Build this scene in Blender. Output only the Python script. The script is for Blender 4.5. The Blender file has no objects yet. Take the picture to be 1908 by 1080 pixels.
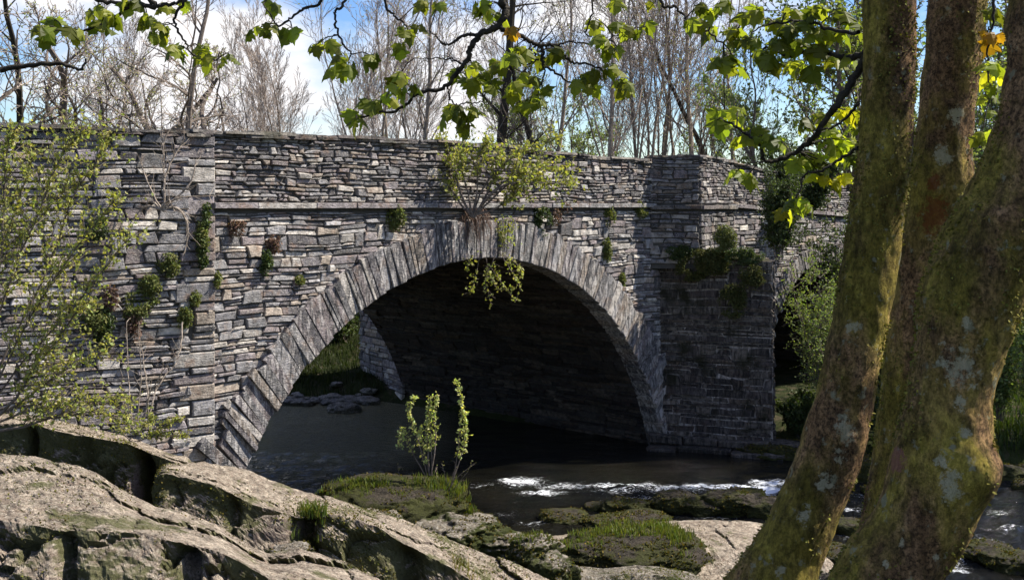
import bpy, math, random
from math import sin, cos, pi, sqrt, radians, floor
from mathutils import Vector, noise, Matrix
import numpy as np
rnd = random.Random(7)
U = rnd.uniform
# ------------------------------------------------------------------ camera, sky, sun, exposure
sc = bpy.context.scene
COL = sc.collection
F = 2100.0; HX = 954.0; HY = 383.0; ZC = 5.46          # focal in photo pixels, principal column, horizon row, eye height
cd = bpy.data.cameras.new('camera'); cam = bpy.data.objects.new('camera', cd); COL.objects.link(cam)
cd.sensor_width = 36; cd.lens = 36*F/1908; cd.shift_y = -(540-HY)/1908; cd.clip_end = 3000; cd.clip_start = .05
cam.location = (0, 0, ZC); cam.rotation_euler = (pi/2, 0, 0)
sc.camera = cam
SUN = Vector((.64, .13, .76)).normalized()
sc.view_settings.view_transform = 'Standard'; sc.view_settings.look = 'None'
sc.view_settings.exposure = 1.0; sc.view_settings.gamma = 1
w = bpy.data.worlds.new('World'); sc.world = w; w.use_nodes = True
nt = w.node_tree; nt.nodes.clear()
def N(nt, t, **kw):
    n = nt.nodes.new(t)
    for k, v in kw.items():
        if k in n.inputs.keys() if hasattr(n.inputs, 'keys') else False: n.inputs[k].default_value = v
        else: setattr(n, k, v)
    return n
L = lambda nt, a, b: nt.links.new(a, b)
sky = N(nt, 'ShaderNodeTexSky', sky_type='NISHITA', sun_disc=False)
sky.sun_elevation = math.asin(SUN.z); sky.sun_rotation = math.atan2(SUN.x, SUN.y)
sky.air_density = 1.0; sky.dust_density = .4; sky.ozone_density = 3.0
tc = N(nt, 'ShaderNodeTexCoord')
mp = N(nt, 'ShaderNodeMapping'); mp.inputs['Scale'].default_value = (1, 1, 2.2); mp.inputs['Location'].default_value = (.35, .1, .30)
L(nt, tc.outputs['Generated'], mp.inputs['Vector'])
n1 = N(nt, 'ShaderNodeTexNoise'); n1.inputs['Scale'].default_value = 4.2; n1.inputs['Detail'].default_value = 9; n1.inputs['Roughness'].default_value = .55
L(nt, mp.outputs[0], n1.inputs['Vector'])
cr = N(nt, 'ShaderNodeValToRGB'); cr.color_ramp.elements[0].position = .49; cr.color_ramp.elements[1].position = .64
L(nt, n1.outputs['Fac'], cr.inputs[0])
mx = N(nt, 'ShaderNodeMix', data_type='RGBA')
L(nt, cr.outputs[0], mx.inputs['Factor']); 
hs = N(nt, 'ShaderNodeHueSaturation'); hs.inputs['Saturation'].default_value = 1.3; hs.inputs['Value'].default_value = 1.0; hs.inputs['Hue'].default_value = .515
L(nt, sky.outputs[0], hs.inputs['Color']); L(nt, hs.outputs[0], mx.inputs[6]); mx.inputs[7].default_value = (6.2, 6.1, 6.2, 1)
bg = N(nt, 'ShaderNodeBackground'); bg.inputs['Strength'].default_value = .09
L(nt, mx.outputs[2], bg.inputs['Color'])
wo = N(nt, 'ShaderNodeOutputWorld'); L(nt, bg.outputs[0], wo.inputs[0])
ld = bpy.data.lights.new('sun', 'SUN'); lo = bpy.data.objects.new('sun', ld); COL.objects.link(lo)
ld.energy = 5.0; ld.angle = radians(.5); ld.color = (1, .94, .85)
lo.rotation_euler = (-SUN).to_track_quat('-Z', 'Y').to_euler(); lo.location = (20, 5, 30)

# ------------------------------------------------------------------ helpers
def unp(px, py, d): return Vector(((px-HX)/F*d, d, ZC-(py-HY)/F*d))
def gz(py, z): return F*(ZC-z)/(py-HY)                   # depth of a point at height z seen on row py
def tag(o, label=None, cat=None, group=None, kind=None):
    if label: o['label'] = label
    if cat: o['category'] = cat
    if group: o['group'] = group
    if kind: o['kind'] = kind
    return o
def empty(name, loc=(0, 0, 0), **kw):
    o = bpy.data.objects.new(name, None); COL.objects.link(o); o.location = loc; o.empty_display_size = .2
    return tag(o, **kw)
class MB:
    def __init__(s): s.v = []; s.f = []; s.c = []; s.m = []
    def add(s, vs, fs, col=(1, 1, 1), mi=0):
        n = len(s.v); s.v.extend([tuple(x) for x in vs]); s.c.extend([col]*len(vs))
        for q in fs: s.f.append(tuple(i+n for i in q)); s.m.append(mi)
    def build(s, name, mat, parent=None, smooth=False, origin=None):
        me = bpy.data.meshes.new(name)
        v = s.v
        off = Vector((0, 0, 0))
        if parent is not None: off = parent.matrix_world.translation.copy() if False else Vector(parent.location)
        elif origin is not None: off = Vector(origin)
        if off.length > 0: v = [(a-off.x, b-off.y, c-off.z) for a, b, c in v]
        me.from_pydata(v, [], s.f)
        at = me.attributes.new('Col', 'FLOAT_COLOR', 'POINT')
        a = np.ones((len(v), 4), np.float32); 
        if len(v): a[:, :3] = np.array(s.c, np.float32)
        at.data.foreach_set('color', a.ravel())
        for mt in (mat if isinstance(mat, (list, tuple)) else [mat]): me.materials.append(mt)
        if any(s.m): me.polygons.foreach_set('material_index', s.m)
        if smooth: me.polygons.foreach_set('use_smooth', [True]*len(me.polygons))
        me.update()
        o = bpy.data.objects.new(name, me); COL.objects.link(o)
        if parent is not None: o.parent = parent
        elif origin is not None: o.location = off
        return o
def fbm(p, o=4, sc_=1.0):
    return noise.fractal(Vector(p)*sc_, 1.0, 2.0, o)
def catmull(P, n=6):
    P = [tuple(p) for p in P]
    if len(P) < 3: 
        return [tuple(P[0][k]+(P[-1][k]-P[0][k])*i/n for k in range(len(P[0]))) for i in range(n+1)]
    Q = [P[0]]+P+[P[-1]]; out = []
    for i in range(1, len(Q)-2):
        a, b, c, d = Q[i-1], Q[i], Q[i+1], Q[i+2]
        for j in range(n):
            t = j/n
            out.append(tuple(.5*(2*b[k]+(c[k]-a[k])*t+(2*a[k]-5*b[k]+4*c[k]-d[k])*t*t+(3*b[k]-a[k]-3*c[k]+d[k])*t**3) for k in range(len(b))))
    out.append(P[-1]); return out
def tube(mb, pts, rad, sides=5, col=(1, 1, 1), cap=False, mi=0):
    pts = [Vector(p) for p in pts]; n = len(pts); vs = []; fs = []
    up = Vector((.31, .22, .92))
    for i, p in enumerate(pts):
        d = (pts[min(i+1, n-1)]-pts[max(i-1, 0)])
        if d.length < 1e-9: d = Vector((0, 0, 1))
        d.normalize()
        if i == 0:
            a = d.cross(up); 
            if a.length < .01: a = d.cross(Vector((1, 0, 0)))
        else: a = a-d*a.dot(d)
        a.normalize(); b = d.cross(a)
        r = rad[i] if hasattr(rad, '__len__') else rad
        for k in range(sides):
            an = 2*pi*k/sides; vs.append(p+(a*cos(an)+b*sin(an))*r)
    for i in range(n-1):
        for k in range(sides):
            k2 = (k+1) % sides; fs.append((i*sides+k, i*sides+k2, (i+1)*sides+k2, (i+1)*sides+k))
    if cap: fs.append(tuple(range((n-1)*sides, n*sides)))
    mb.add(vs, fs, col, mi)

# ------------------------------------------------------------------ materials
def newmat(name):
    m = bpy.data.materials.new(name); m.use_nodes = True; m.node_tree.nodes.clear(); return m, m.node_tree
def mixc(nt, f, a, b, typ='MIX'):
    n = N(nt, 'ShaderNodeMix', data_type='RGBA', blend_type=typ)
    for i, x in ((0, f), (6, a), (7, b)):
        if hasattr(x, 'is_linked') or isinstance(x, bpy.types.NodeSocket): L(nt, x, n.inputs[i])
        elif i == 0: n.inputs[0].default_value = x
        else: n.inputs[i].default_value = (*x, 1)
    return n.outputs[2]
def noi(nt, vec, s, det=4, r=.6, scl=None, dist=0):
    if scl:
        m = N(nt, 'ShaderNodeMapping'); m.inputs['Scale'].default_value = scl; L(nt, vec, m.inputs[0]); vec = m.outputs[0]
    n = N(nt, 'ShaderNodeTexNoise'); n.inputs['Scale'].default_value = s; n.inputs['Detail'].default_value = det; n.inputs['Roughness'].default_value = r
    n.inputs['Distortion'].default_value = dist
    L(nt, vec, n.inputs['Vector']); return n.outputs['Fac']
def ramp(nt, fac, *st):
    n = N(nt, 'ShaderNodeValToRGB'); e = n.color_ramp.elements
    while len(e) < len(st): e.new(.5)
    for i, (p, c) in enumerate(st):
        e[i].position = p; e[i].color = (c, c, c, 1) if not hasattr(c, '__len__') else (*c, 1)
    L(nt, fac, n.inputs[0]); return n.outputs[0]
def bump(nt, h, s, d, prev=None):
    b = N(nt, 'ShaderNodeBump'); b.inputs['Strength'].default_value = s; b.inputs['Distance'].default_value = d
    L(nt, h, b.inputs['Height'])
    if prev: L(nt, prev, b.inputs['Normal'])
    return b.outputs[0]
def finish(nt, col, rough, nrm=None, spec=.3, coat=0):
    p = N(nt, 'ShaderNodeBsdfPrincipled')
    if isinstance(col, bpy.types.NodeSocket): L(nt, col, p.inputs['Base Color'])
    else: p.inputs['Base Color'].default_value = (*col, 1)
    if isinstance(rough, bpy.types.NodeSocket): L(nt, rough, p.inputs['Roughness'])
    else: p.inputs['Roughness'].default_value = rough
    p.inputs['Specular IOR Level'].default_value = spec
    if nrm: L(nt, nrm, p.inputs['Normal'])
    o = N(nt, 'ShaderNodeOutputMaterial'); L(nt, p.outputs[0], o.inputs[0]); return p
def geo(nt): return N(nt, 'ShaderNodeNewGeometry')
def attr(nt): return N(nt, 'ShaderNodeAttribute', attribute_name='Col').outputs['Color']

def mat_masonry(name, tint=(1, 1, 1), streak=.0, bumpd=.02, moss=0.0):
    m, nt = newmat(name); g0 = geo(nt).outputs['Position']; c = attr(nt)
    vm = N(nt, 'ShaderNodeVectorMath', operation='MULTIPLY_ADD'); L(nt, c, vm.inputs[0]); vm.inputs[1].default_value = (23, 31, 17); L(nt, g0, vm.inputs[2]); g = vm.outputs[0]   # every stone has its own grain
    f1 = noi(nt, g, 9, 6, .65); f2 = noi(nt, g, 55, 4, .7); f3 = noi(nt, g, 2.3, 3)
    c = mixc(nt, 1.0, c, ramp(nt, f1, (.32, .35), (.68, 1.6)), 'MULTIPLY')
    c = mixc(nt, ramp(nt, f2, (.52, 0), (.70, .75)), c, (.50, .48, .42))           # lichen flecks
    c = mixc(nt, ramp(nt, noi(nt, g0, 5, 4), (.54, 0), (.70, .55)), c, (.22, .145, .10))   # rusty tan staining
    if streak:
        f4 = noi(nt, g, 6, 5, .7, scl=(2.2, 2.2, .5))
        c = mixc(nt, ramp(nt, f4, (.50, 0), (.62, streak)), c, (.62, .60, .57))
        f5 = noi(nt, g, 9, 5, .7, scl=(2.0, 2.0, .3))
        c = mixc(nt, ramp(nt, f5, (.50, 0), (.60, .8)), c, (.03, .032, .035))
    if moss:
        c = mixc(nt, ramp(nt, noi(nt, g0, 1.7, 5), (.52, 0), (.66, moss)), c, (.045, .05, .018))
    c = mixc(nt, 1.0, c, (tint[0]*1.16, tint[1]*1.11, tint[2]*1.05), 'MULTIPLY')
    n = bump(nt, noi(nt, g, 45, 6, .7), .9, bumpd)
    n = bump(nt, noi(nt, g, 14, 4, .6, scl=(1, 1, 3)), .8, bumpd*1.6, n)
    finish(nt, c, .85, n, .25); return m
M_WALL = mat_masonry('slate_masonry')
M_RING = mat_masonry('streaked_slate', tint=(.82, .82, .83), streak=.65)
M_PIER = mat_masonry('pier_masonry', tint=(.34, .315, .29), moss=.9, streak=.45)  # moss and streaks, plus the pier's shade put into the dark tint
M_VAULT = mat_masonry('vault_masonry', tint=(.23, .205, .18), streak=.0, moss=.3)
M_REF = mat_masonry('refuge_masonry', tint=(.72, .72, .73), moss=.4)  # wall slate tinted darker, so the refuge's shade sits in its colour
M_COPE = mat_masonry('coping_slate', tint=(.6, .58, .55), moss=.5)
def plain(name, col, rough=.9):
    m, nt = newmat(name); g = geo(nt).outputs['Position']
    c = mixc(nt, noi(nt, g, 6, 4), tuple(x*.6 for x in col), tuple(x*1.4 for x in col))
    finish(nt, c, rough, bump(nt, noi(nt, g, 20, 4), .6, .02)); return m
M_MORTAR = plain("dark_mortar", (.075, .069, .06))

def mat_rock(name, cols, mossamt=.5, mosscol=(.05, .06, .012), side=(.10, .075, .065)):
    m, nt = newmat(name); gn = geo(nt); g = gn.outputs['Position']
    sx = N(nt, 'ShaderNodeSeparateXYZ'); L(nt, gn.outputs['Normal'], sx.inputs[0])
    f = noi(nt, g, 3.2, 8, .65); f2 = noi(nt, g, 22, 5, .7)
    c = mixc(nt, ramp(nt, f, (.35, 0), (.65, 1)), cols[0], cols[1])
    c = mixc(nt, ramp(nt, f2, (.42, .0), (.68, .7)), c, cols[2])
    c = mixc(nt, 1, c, ramp(nt, noi(nt, g, 40, 7, .85), (.36, .28), (.60, 1.35)), 'MULTIPLY')
    c = mixc(nt, 1, c, ramp(nt, noi(nt, g, 7, 8, .75), (.36, .45), (.58, 1.2)), 'MULTIPLY')
    c = mixc(nt, ramp(nt, noi(nt, g, 15, 7, .7), (.60, 0), (.66, .7)), c, cols[2])
    # undersides and steep faces take the darker, purple-brown side tone
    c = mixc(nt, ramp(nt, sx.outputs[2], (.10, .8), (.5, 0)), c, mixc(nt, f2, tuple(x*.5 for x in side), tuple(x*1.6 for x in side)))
    f3 = noi(nt, g, 2.1, 6, .65); 
    add = N(nt, 'ShaderNodeMath', operation='MULTIPLY_ADD'); L(nt, sx.outputs[2], add.inputs[0]); add.inputs[1].default_value = -.20; L(nt, f3, add.inputs[2])
    c = mixc(nt, ramp(nt, add.outputs[0], (.46-.16*mossamt, 0), (.54-.16*mossamt, min(1, mossamt*1.4))), c, mixc(nt, f2, tuple(x*.5 for x in mosscol), tuple(x*1.9 for x in mosscol)))
    v = N(nt, 'ShaderNodeTexVoronoi', feature='DISTANCE_TO_EDGE'); v.inputs['Scale'].default_value = 1.5
    wv = N(nt, 'ShaderNodeMixRGB' if False else 'ShaderNodeMapping'); wv.inputs['Scale'].default_value = (.7, 1.4, 1.9); 
    dn = N(nt, 'ShaderNodeTexNoise'); dn.inputs['Scale'].default_value = 2.2; dn.inputs['Detail'].default_value = 5; L(nt, g, dn.inputs['Vector'])
    va = N(nt, 'ShaderNodeVectorMath', operation='MULTIPLY_ADD'); L(nt, dn.outputs['Color'], va.inputs[0]); va.inputs[1].default_value = (.9, .9, .9); L(nt, g, va.inputs[2])
    L(nt, va.outputs[0], wv.inputs[0]); L(nt, wv.outputs[0], v.inputs['Vector'])
    crk = ramp(nt, v.outputs['Distance'], (0, 0), (.014, 1))
    c = mixc(nt, 1, c, ramp(nt, v.outputs['Distance'], (0, .22), (.012, 1)), 'MULTIPLY')
    n = bump(nt, crk, .6, .02)
    n = bump(nt, noi(nt, g, 5, 9, .72), 1.0, .14, n)
    n = bump(nt, noi(nt, g, 26, 7, .8), 1.0, .05, n)
    finish(nt, c, .85, n, .25); return m
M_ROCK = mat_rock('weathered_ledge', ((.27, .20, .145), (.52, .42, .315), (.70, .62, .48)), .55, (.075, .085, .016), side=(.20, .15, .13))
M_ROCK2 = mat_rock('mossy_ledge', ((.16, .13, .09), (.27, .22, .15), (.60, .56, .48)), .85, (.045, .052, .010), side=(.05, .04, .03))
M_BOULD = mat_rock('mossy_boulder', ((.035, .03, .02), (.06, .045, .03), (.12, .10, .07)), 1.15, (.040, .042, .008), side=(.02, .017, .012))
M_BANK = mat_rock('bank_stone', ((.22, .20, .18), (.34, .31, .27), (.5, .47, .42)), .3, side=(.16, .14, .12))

def mat_leaf(name, ca, cb, trans=.5, rough=.5):
    m, nt = newmat(name); a = attr(nt); g = geo(nt).outputs['Position']
    c = mixc(nt, 1, a, mixc(nt, noi(nt, g, 14, 3), ca, cb), 'MULTIPLY')
    p = N(nt, 'ShaderNodeBsdfPrincipled'); L(nt, c, p.inputs['Base Color']); p.inputs['Roughness'].default_value = rough; p.inputs['Specular IOR Level'].default_value = .3
    t = N(nt, 'ShaderNodeBsdfTranslucent'); L(nt, mixc(nt, 1, c, (1.5, 1.6, .55), 'MULTIPLY'), t.inputs[0])
    x = N(nt, 'ShaderNodeMixShader'); x.inputs[0].default_value = trans; L(nt, p.outputs[0], x.inputs[1]); L(nt, t.outputs[0], x.inputs[2])
    o = N(nt, 'ShaderNodeOutputMaterial'); L(nt, x.outputs[0], o.inputs[0]); return m
M_SYC = mat_leaf('sycamore_leaf', (.12, .15, .022), (.26, .28, .04), .6)
M_FERN = mat_leaf('fern_leaf', (.09, .115, .03), (.17, .18, .06), .3, .8)
M_YLEAF = mat_leaf('young_leaf', (.22, .24, .06), (.37, .37, .11), .4)
M_GLEAF = mat_leaf('green_leaf', (.12, .17, .05), (.22, .26, .09), .4)
M_PLEAF = mat_leaf('pale_shoot_leaf', (.34, .38, .13), (.50, .52, .22), .4)
M_DLEAF = mat_leaf('dark_leaf', (.04, .06, .02), (.08, .11, .03), .3)
M_MOSSL = mat_leaf('moss_leaf', (.045, .055, .012), (.10, .10, .03), .2, .9)
M_MOSSB = mat_leaf('bark_moss', (.06, .062, .012), (.22, .20, .045), .05, .9)
M_DRY = mat_leaf('dry_stalks', (.10, .06, .045), (.19, .12, .085), .2, .8)
M_GRASS = mat_leaf('grass_blade', (.085, .12, .02), (.17, .19, .04), .35)
def mat_bark(name, a, b, sc_=12):
    m, nt = newmat(name); g = geo(nt).outputs['Position']; 
    c = mixc(nt, ramp(nt, noi(nt, g, sc_, 5), (.35, 0), (.65, 1)), a, b)
    c = mixc(nt, 1, c, attr(nt), 'MULTIPLY')
    finish(nt, c, .85, bump(nt, noi(nt, g, sc_*3, 4), .7, .02), .2); return m
M_BARK = mat_bark('grey_brown_bark', (.085, .065, .05), (.20, .165, .135))
M_PALEB = mat_bark('pale_bark', (.20, .16, .12), (.36, .30, .24))
M_DARKB = mat_bark('dark_bark', (.018, .015, .011), (.05, .042, .028), 20)
M_TWIG = mat_bark('purple_twigs', (.19, .15, .125), (.40, .33, .27), 3)

# foreground trunks: bark, moss and lichen; the colour attribute carries orange (R), pale lichen (G), pink (B) spots
m, nt = newmat('mossy_bark'); M_TRUNK = m
g = geo(nt).outputs['Position']; at = N(nt, 'ShaderNodeAttribute', attribute_name='Col'); se = N(nt, 'ShaderNodeSeparateColor'); L(nt, at.outputs['Color'], se.inputs[0])
f = noi(nt, g, 7, 7, .7, scl=(1, 1, .5)); f2 = noi(nt, g, 70, 5, .75); f3 = noi(nt, g, 3.0, 5, .6, scl=(1, 1, .45)); f4 = noi(nt, g, 17, 6, .65)
c = mixc(nt, ramp(nt, f, (.35, 0), (.65, 1)), (.17, .105, .058), (.44, .30, .18))
c = mixc(nt, ramp(nt, f2, (.40, .9), (.56, 0)), c, (.045, .028, .014))
c = mixc(nt, ramp(nt, f3, (.42, 0), (.56, .85)), c, mixc(nt, f2, (.065, .072, .010), (.44, .39, .075)))
c = mixc(nt, ramp(nt, noi(nt, g, 5.2, 4, .55, scl=(1, 1, .7)), (.56, 0), (.64, .7)), c, mixc(nt, f2, (.16, .13, .035), (.40, .32, .10)))
c = mixc(nt, ramp(nt, f4, (.62, 0), (.67, .75)), c, (.30, .31, .22))
c = mixc(nt, 1, c, ramp(nt, noi(nt, g, 30, 8, .8, scl=(1, 1, .5)), (.38, .42), (.62, 1.7)), 'MULTIPLY')
c = mixc(nt, 1, c, (1.15, 1.02, .80), 'MULTIPLY')
c = mixc(nt, 1, c, ramp(nt, noi(nt, g, 5, 6, .7, scl=(1, 1, .5)), (.38, .50), (.60, 1.25)), 'MULTIPLY')
c = mixc(nt, ramp(nt, f4, (.60, 0), (.66, .7)), c, (.36, .35, .22))
fl_ = noi(nt, g, 26, 8, .8)
def spotmask(ch, thr):
    a = N(nt, 'ShaderNodeMath', operation='MULTIPLY_ADD'); L(nt, f4, a.inputs[0]); a.inputs[1].default_value = 1.9; L(nt, fl_, a.inputs[0]); L(nt, ch, a.inputs[2])
    h_ = N(nt, 'ShaderNodeMath', operation='MULTIPLY'); L(nt, a.outputs[0], h_.inputs[0]); h_.inputs[1].default_value = .5
    return ramp(nt, h_.outputs[0], (thr, 0), (thr+.05, .8))
c = mixc(nt, spotmask(se.outputs[0], .86), c, (.24, .075, .02))
c = mixc(nt, spotmask(se.outputs[2], .84), c, (.36, .16, .12))
c = mixc(nt, spotmask(se.outputs[1], .89), c, mixc(nt, f2, (.40, .37, .20), (.80, .74, .52)))
n = bump(nt, noi(nt, g, 14, 8, .75, scl=(1, 1, .35)), 1.0, .06); n = bump(nt, noi(nt, g, 45, 6, .8, scl=(1, 1, .5)), 1.0, .03, n)
finish(nt, c, .9, n, .2)

m, nt = newmat('river_water'); M_WATER = m
g = geo(nt).outputs['Position']; at = attr(nt); se = N(nt, 'ShaderNodeSeparateColor'); L(nt, at, se.inputs[0])
rip = noi(nt, g, 5, 4, .6, scl=(1, 2.2, 1)); rip2 = noi(nt, g, 22, 3, .6, scl=(1, 1.8, 1))
n = bump(nt, rip, .9, .20); n = bump(nt, rip2, .9, .045, n)
p = N(nt, 'ShaderNodeBsdfPrincipled'); p.inputs['Roughness'].default_value = .06; p.inputs['IOR'].default_value = 1.33
L(nt, mixc(nt, se.outputs[2], mixc(nt, ramp(nt, noi(nt, g, .5, 3), (.4, 0), (.6, 1)), (.003, .003, .002), (.009, .008, .004)), (.24, .22, .13)), p.inputs['Base Color'])
L(nt, n, p.inputs['Normal'])
fo = N(nt, 'ShaderNodeBsdfPrincipled'); fo.inputs['Base Color'].default_value = (.82, .85, .88, 1); fo.inputs['Roughness'].default_value = .5
L(nt, bump(nt, noi(nt, g, 25, 4), .9, .04), fo.inputs['Normal'])
fa = N(nt, 'ShaderNodeMath', operation='MULTIPLY_ADD'); L(nt, noi(nt, g, 17, 9, .85, scl=(.7, 2.4, 1)), fa.inputs[0]); fa.inputs[1].default_value = 1.9; fk = N(nt, 'ShaderNodeMath', operation='MULTIPLY'); L(nt, se.outputs[0], fk.inputs[0]); fk.inputs[1].default_value = 1.0; L(nt, fk.outputs[0], fa.inputs[2])
x = N(nt, 'ShaderNodeMixShader')
fa2 = N(nt, 'ShaderNodeMath', operation='MULTIPLY'); L(nt, fa.outputs[0], fa2.inputs[0]); fa2.inputs[1].default_value = .5
L(nt, ramp(nt, fa2.outputs[0], (.69, 0), (.74, 1)), x.inputs[0])
L(nt, p.outputs[0], x.inputs[1]); L(nt, fo.outputs[0], x.inputs[2])
o = N(nt, 'ShaderNodeOutputMaterial'); L(nt, x.outputs[0], o.inputs[0])

m, nt = newmat('river_bank'); M_GROUND = m
g = geo(nt).outputs['Position']
c = mixc(nt, ramp(nt, noi(nt, g, .7, 5), (.40, 0), (.60, 1)), (.018, .024, .008), (.045, .055, .016))
c = mixc(nt, ramp(nt, noi(nt, g, 3, 5), (.5, 0), (.65, .8)), c, (.09, .07, .045))
finish(nt, c, .95, bump(nt, noi(nt, g, 14, 6, .7), 1, .1), .1)

# ------------------------------------------------------------------ terrain and river
RIV = [(-60, 30), (-30, 28.5), (-15, 28.0), (-7.1, 26.6), (-.6, 21.2), (3.5, 17.8), (8, 16), (18, 14.5), (60, 13)]
def segd(x, y):
    best = 1e9
    for (ax, ay), (bx, by) in zip(RIV, RIV[1:]):
        dx, dy = bx-ax, by-ay; t = max(0, min(1, ((x-ax)*dx+(y-ay)*dy)/(dx*dx+dy*dy)))
        q = math.hypot(x-ax-t*dx, y-ay-t*dy)
        if q < best: best = q
    return best
def H(x, y):
    hw = 5.9 if x < 0 else 5.9+min(1.6, x*.25)
    r = segd(x, y)-hw
    t = max(0, min(1, (r+1.2)/2.0)); t = t*t*(3-2*t)
    z = -.8+t*1.15+max(0, min(r-.6, 14))*.225
    if y > 24: z += max(0, min(r-3, 20))*.06
    z += max(0, math.hypot(x, y)-70)*.03
    if x < -2 and 9 < y < 22: z -= .0
    c2 = abs((x+4.608)*.675+(y-16.86)*.738-19.7); m2 = (x+4.608)*.738-(y-16.86)*.675   # flood channel through the second arch
    if m2 < 9 and c2 < 5.2: k = max(0, min(1, (5.2-c2)/2.2)); z = z*(1-k)+min(z, .30)*k
    return z+.12*fbm((x, y, 0), 4, .35)*min(1, max(.2, (r+2)*.4))
def axis(lo, hi, fine, a, b):
    xs = list(np.arange(a, b, fine)); x = b; s = fine
    while x < hi: xs.append(x); s *= 1.25; x += s
    xs.append(hi); x = a; s = fine
    while True:
        s *= 1.25; x -= s
        if x < lo: break
        xs.insert(0, x)
    xs.insert(0, lo); return xs
mb = MB(); X = axis(-900, 900, .45, -22, 22); Y = axis(-200, 1500, .45, -3, 45)
vs = [(x, y, H(x, y)) for y in Y for x in X]; nx = len(X)
mb.add(vs, [(j*nx+i, j*nx+i+1, (j+1)*nx+i+1, (j+1)*nx+i) for j in range(len(Y)-1) for i in range(nx-1)])
tag(mb.build('ground', M_GROUND, smooth=True), kind='structure')

def foam_at(x, y):
    if y < 1: return 0
    px = HX+F*x/y; py = HY+F*ZC/y; f = 0
    for (cx, cy, sx, sy, a) in FOAM:
        u = (px-cx)/sx; v = (py-cy)/sy; e = u*u+v*v
        if e < 9: f = max(f, a*math.exp(-e))
    return f
# places where the stream breaks over stones: read off once as (column, row, spread) and turned into metres
FOAM = [(970, 897, 55, 11, .62), (1060, 905, 110, 10, .45), (1150, 915, 90, 8, .42), (1290, 908, 110, 9, .62), (1400, 915, 80, 13, .85), (1440, 900, 60, 7, .6),
        (940, 960, 40, 10, .35), (1190, 940, 60, 10, .35), (1860, 955, 60, 14, .35), (1780, 1035, 30, 20, .55), (1800, 1000, 80, 15, .3), (1600, 925, 70, 10, .3), (1330, 965, 80, 8, .35), (1100, 960, 70, 10, .25), (1240, 928, 160, 6, .42), (1010, 918, 70, 6, .5), (1160, 903, 200, 5, .5), (900, 905, 40, 6, .4), (1870, 985, 60, 8, .42), (1840, 1010, 60, 6, .4), (1590, 1000, 40, 8, .4), (1580, 950, 50, 6, .42), (1000, 975, 60, 6, .38), (1280, 985, 60, 5, .35), (1780, 1060, 40, 10, .5)]
mb = MB(); X = axis(-300, 300, .11, -10, 13); Y = axis(9, 60, .085, 13, 27)
vs = []; cs = []
for y in Y:
    for x in X:
        rough = 0.0
        if 14 < y < 25 and x > -4: rough = max(0, min(1, (23.2-y)/1.5))*min(1, (x+4)/2)
        f = foam_at(x, y)
        z = .012*noise.noise(Vector((x*1.3, y*2.6, 0)))
        if rough > 0 or f > .05:
            k = rough*.06+f*.12
            z += k*(noise.noise(Vector((x*2.0, y*4.5, 3)))+.6*noise.noise(Vector((x*5, y*9, 7)))+.4*abs(noise.noise(Vector((x*9, y*15, 7)))))
        sh = max(0, min(1, (y-21.5-(x+6)*.3)/3))*max(0, min(1, (-1.0-x)/1.5))
        if x < -1.0 and 15 < y < 25: z += .035*min(1, (-1.0-x)/1.5)*(noise.noise(Vector((x*3.2, y*7, 1)))+.5*noise.noise(Vector((x*8, y*15, 7))))
        vs.append((x, y, z)); cs.append((f, rough, sh))
nx = len(X); mb.v = vs; mb.c = cs
mb.f = [(j*nx+i, j*nx+i+1, (j+1)*nx+i+1, (j+1)*nx+i) for j in range(len(Y)-1) for i in range(nx-1)]; mb.m = [0]*len(mb.f)
tag(mb.build('river', M_WATER, smooth=True), kind='structure')

# ------------------------------------------------------------------ the bridge
A = Vector((-4.608, 16.86)); B = Vector((3.083, 25.29)); T = (B-A).normalized(); NO = Vector((T.y, -T.x))   # along the face, outward
WID = 8.6
def face(s, z, wv): q = A+T*s+NO*wv; return (q.x, q.y, z)
def line_map(P, Q):
    P = Vector(P); Q = Vector(Q); t = (Q-P).normalized(); n = Vector((t.y, -t.x))
    def f(s, z, wv): q = P+t*s+n*wv; return (q.x, q.y, z)
    return f, (Q-P).length
S0, ZA, R = 5.957, -1.64, 6.11
S2, ZA2, R2 = 19.6, .75, 3.15
RT = .74
PAL = [(.13, .13, .14), (.20, .20, .205), (.30, .29, .275), (.18, .165, .175), (.26, .225, .19), (.085, .085, .092), (.40, .38, .35), (.16, .14, .145), (.24, .24, .25), (.11, .105, .115)]
def shade(c, k): return tuple(x*k for x in c)
def stone(mb, poly, mapf, proj, col, bev=.012, back=-.04, tilt=.10):
    n = len(poly); cx = sum(p[0] for p in poly)/n; cy = sum(p[1] for p in poly)/n
    hx = max(abs(p[0]-cx) for p in poly); hy = max(abs(p[1]-cy) for p in poly)
    bev = min(bev, hx*.4, hy*.4)
    tx = U(-tilt, tilt)*min(1, .12/max(hx, .01)); ty = U(-tilt, tilt)*1.3
    vs = []
    for x, y in poly: vs.append(mapf(x, y, back))
    for x, y in poly: vs.append(mapf(x, y, proj-bev*1.2+tx*(x-cx)+ty*(y-cy)))
    for x, y in poly:
        kx = 1-bev/hx; ky = 1-bev/hy
        vs.append(mapf(cx+(x-cx)*kx, cy+(y-cy)*ky, proj+tx*(x-cx)+ty*(y-cy)+U(-.004, .004)))
    fs = []
    for r_ in (0, n):
        for i in range(n): j = (i+1) % n; fs.append((r_+i, r_+j, r_+n+j, r_+n+i))
    fs.append(tuple(range(2*n, 3*n)))
    mb.add(vs, fs, col)
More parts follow.
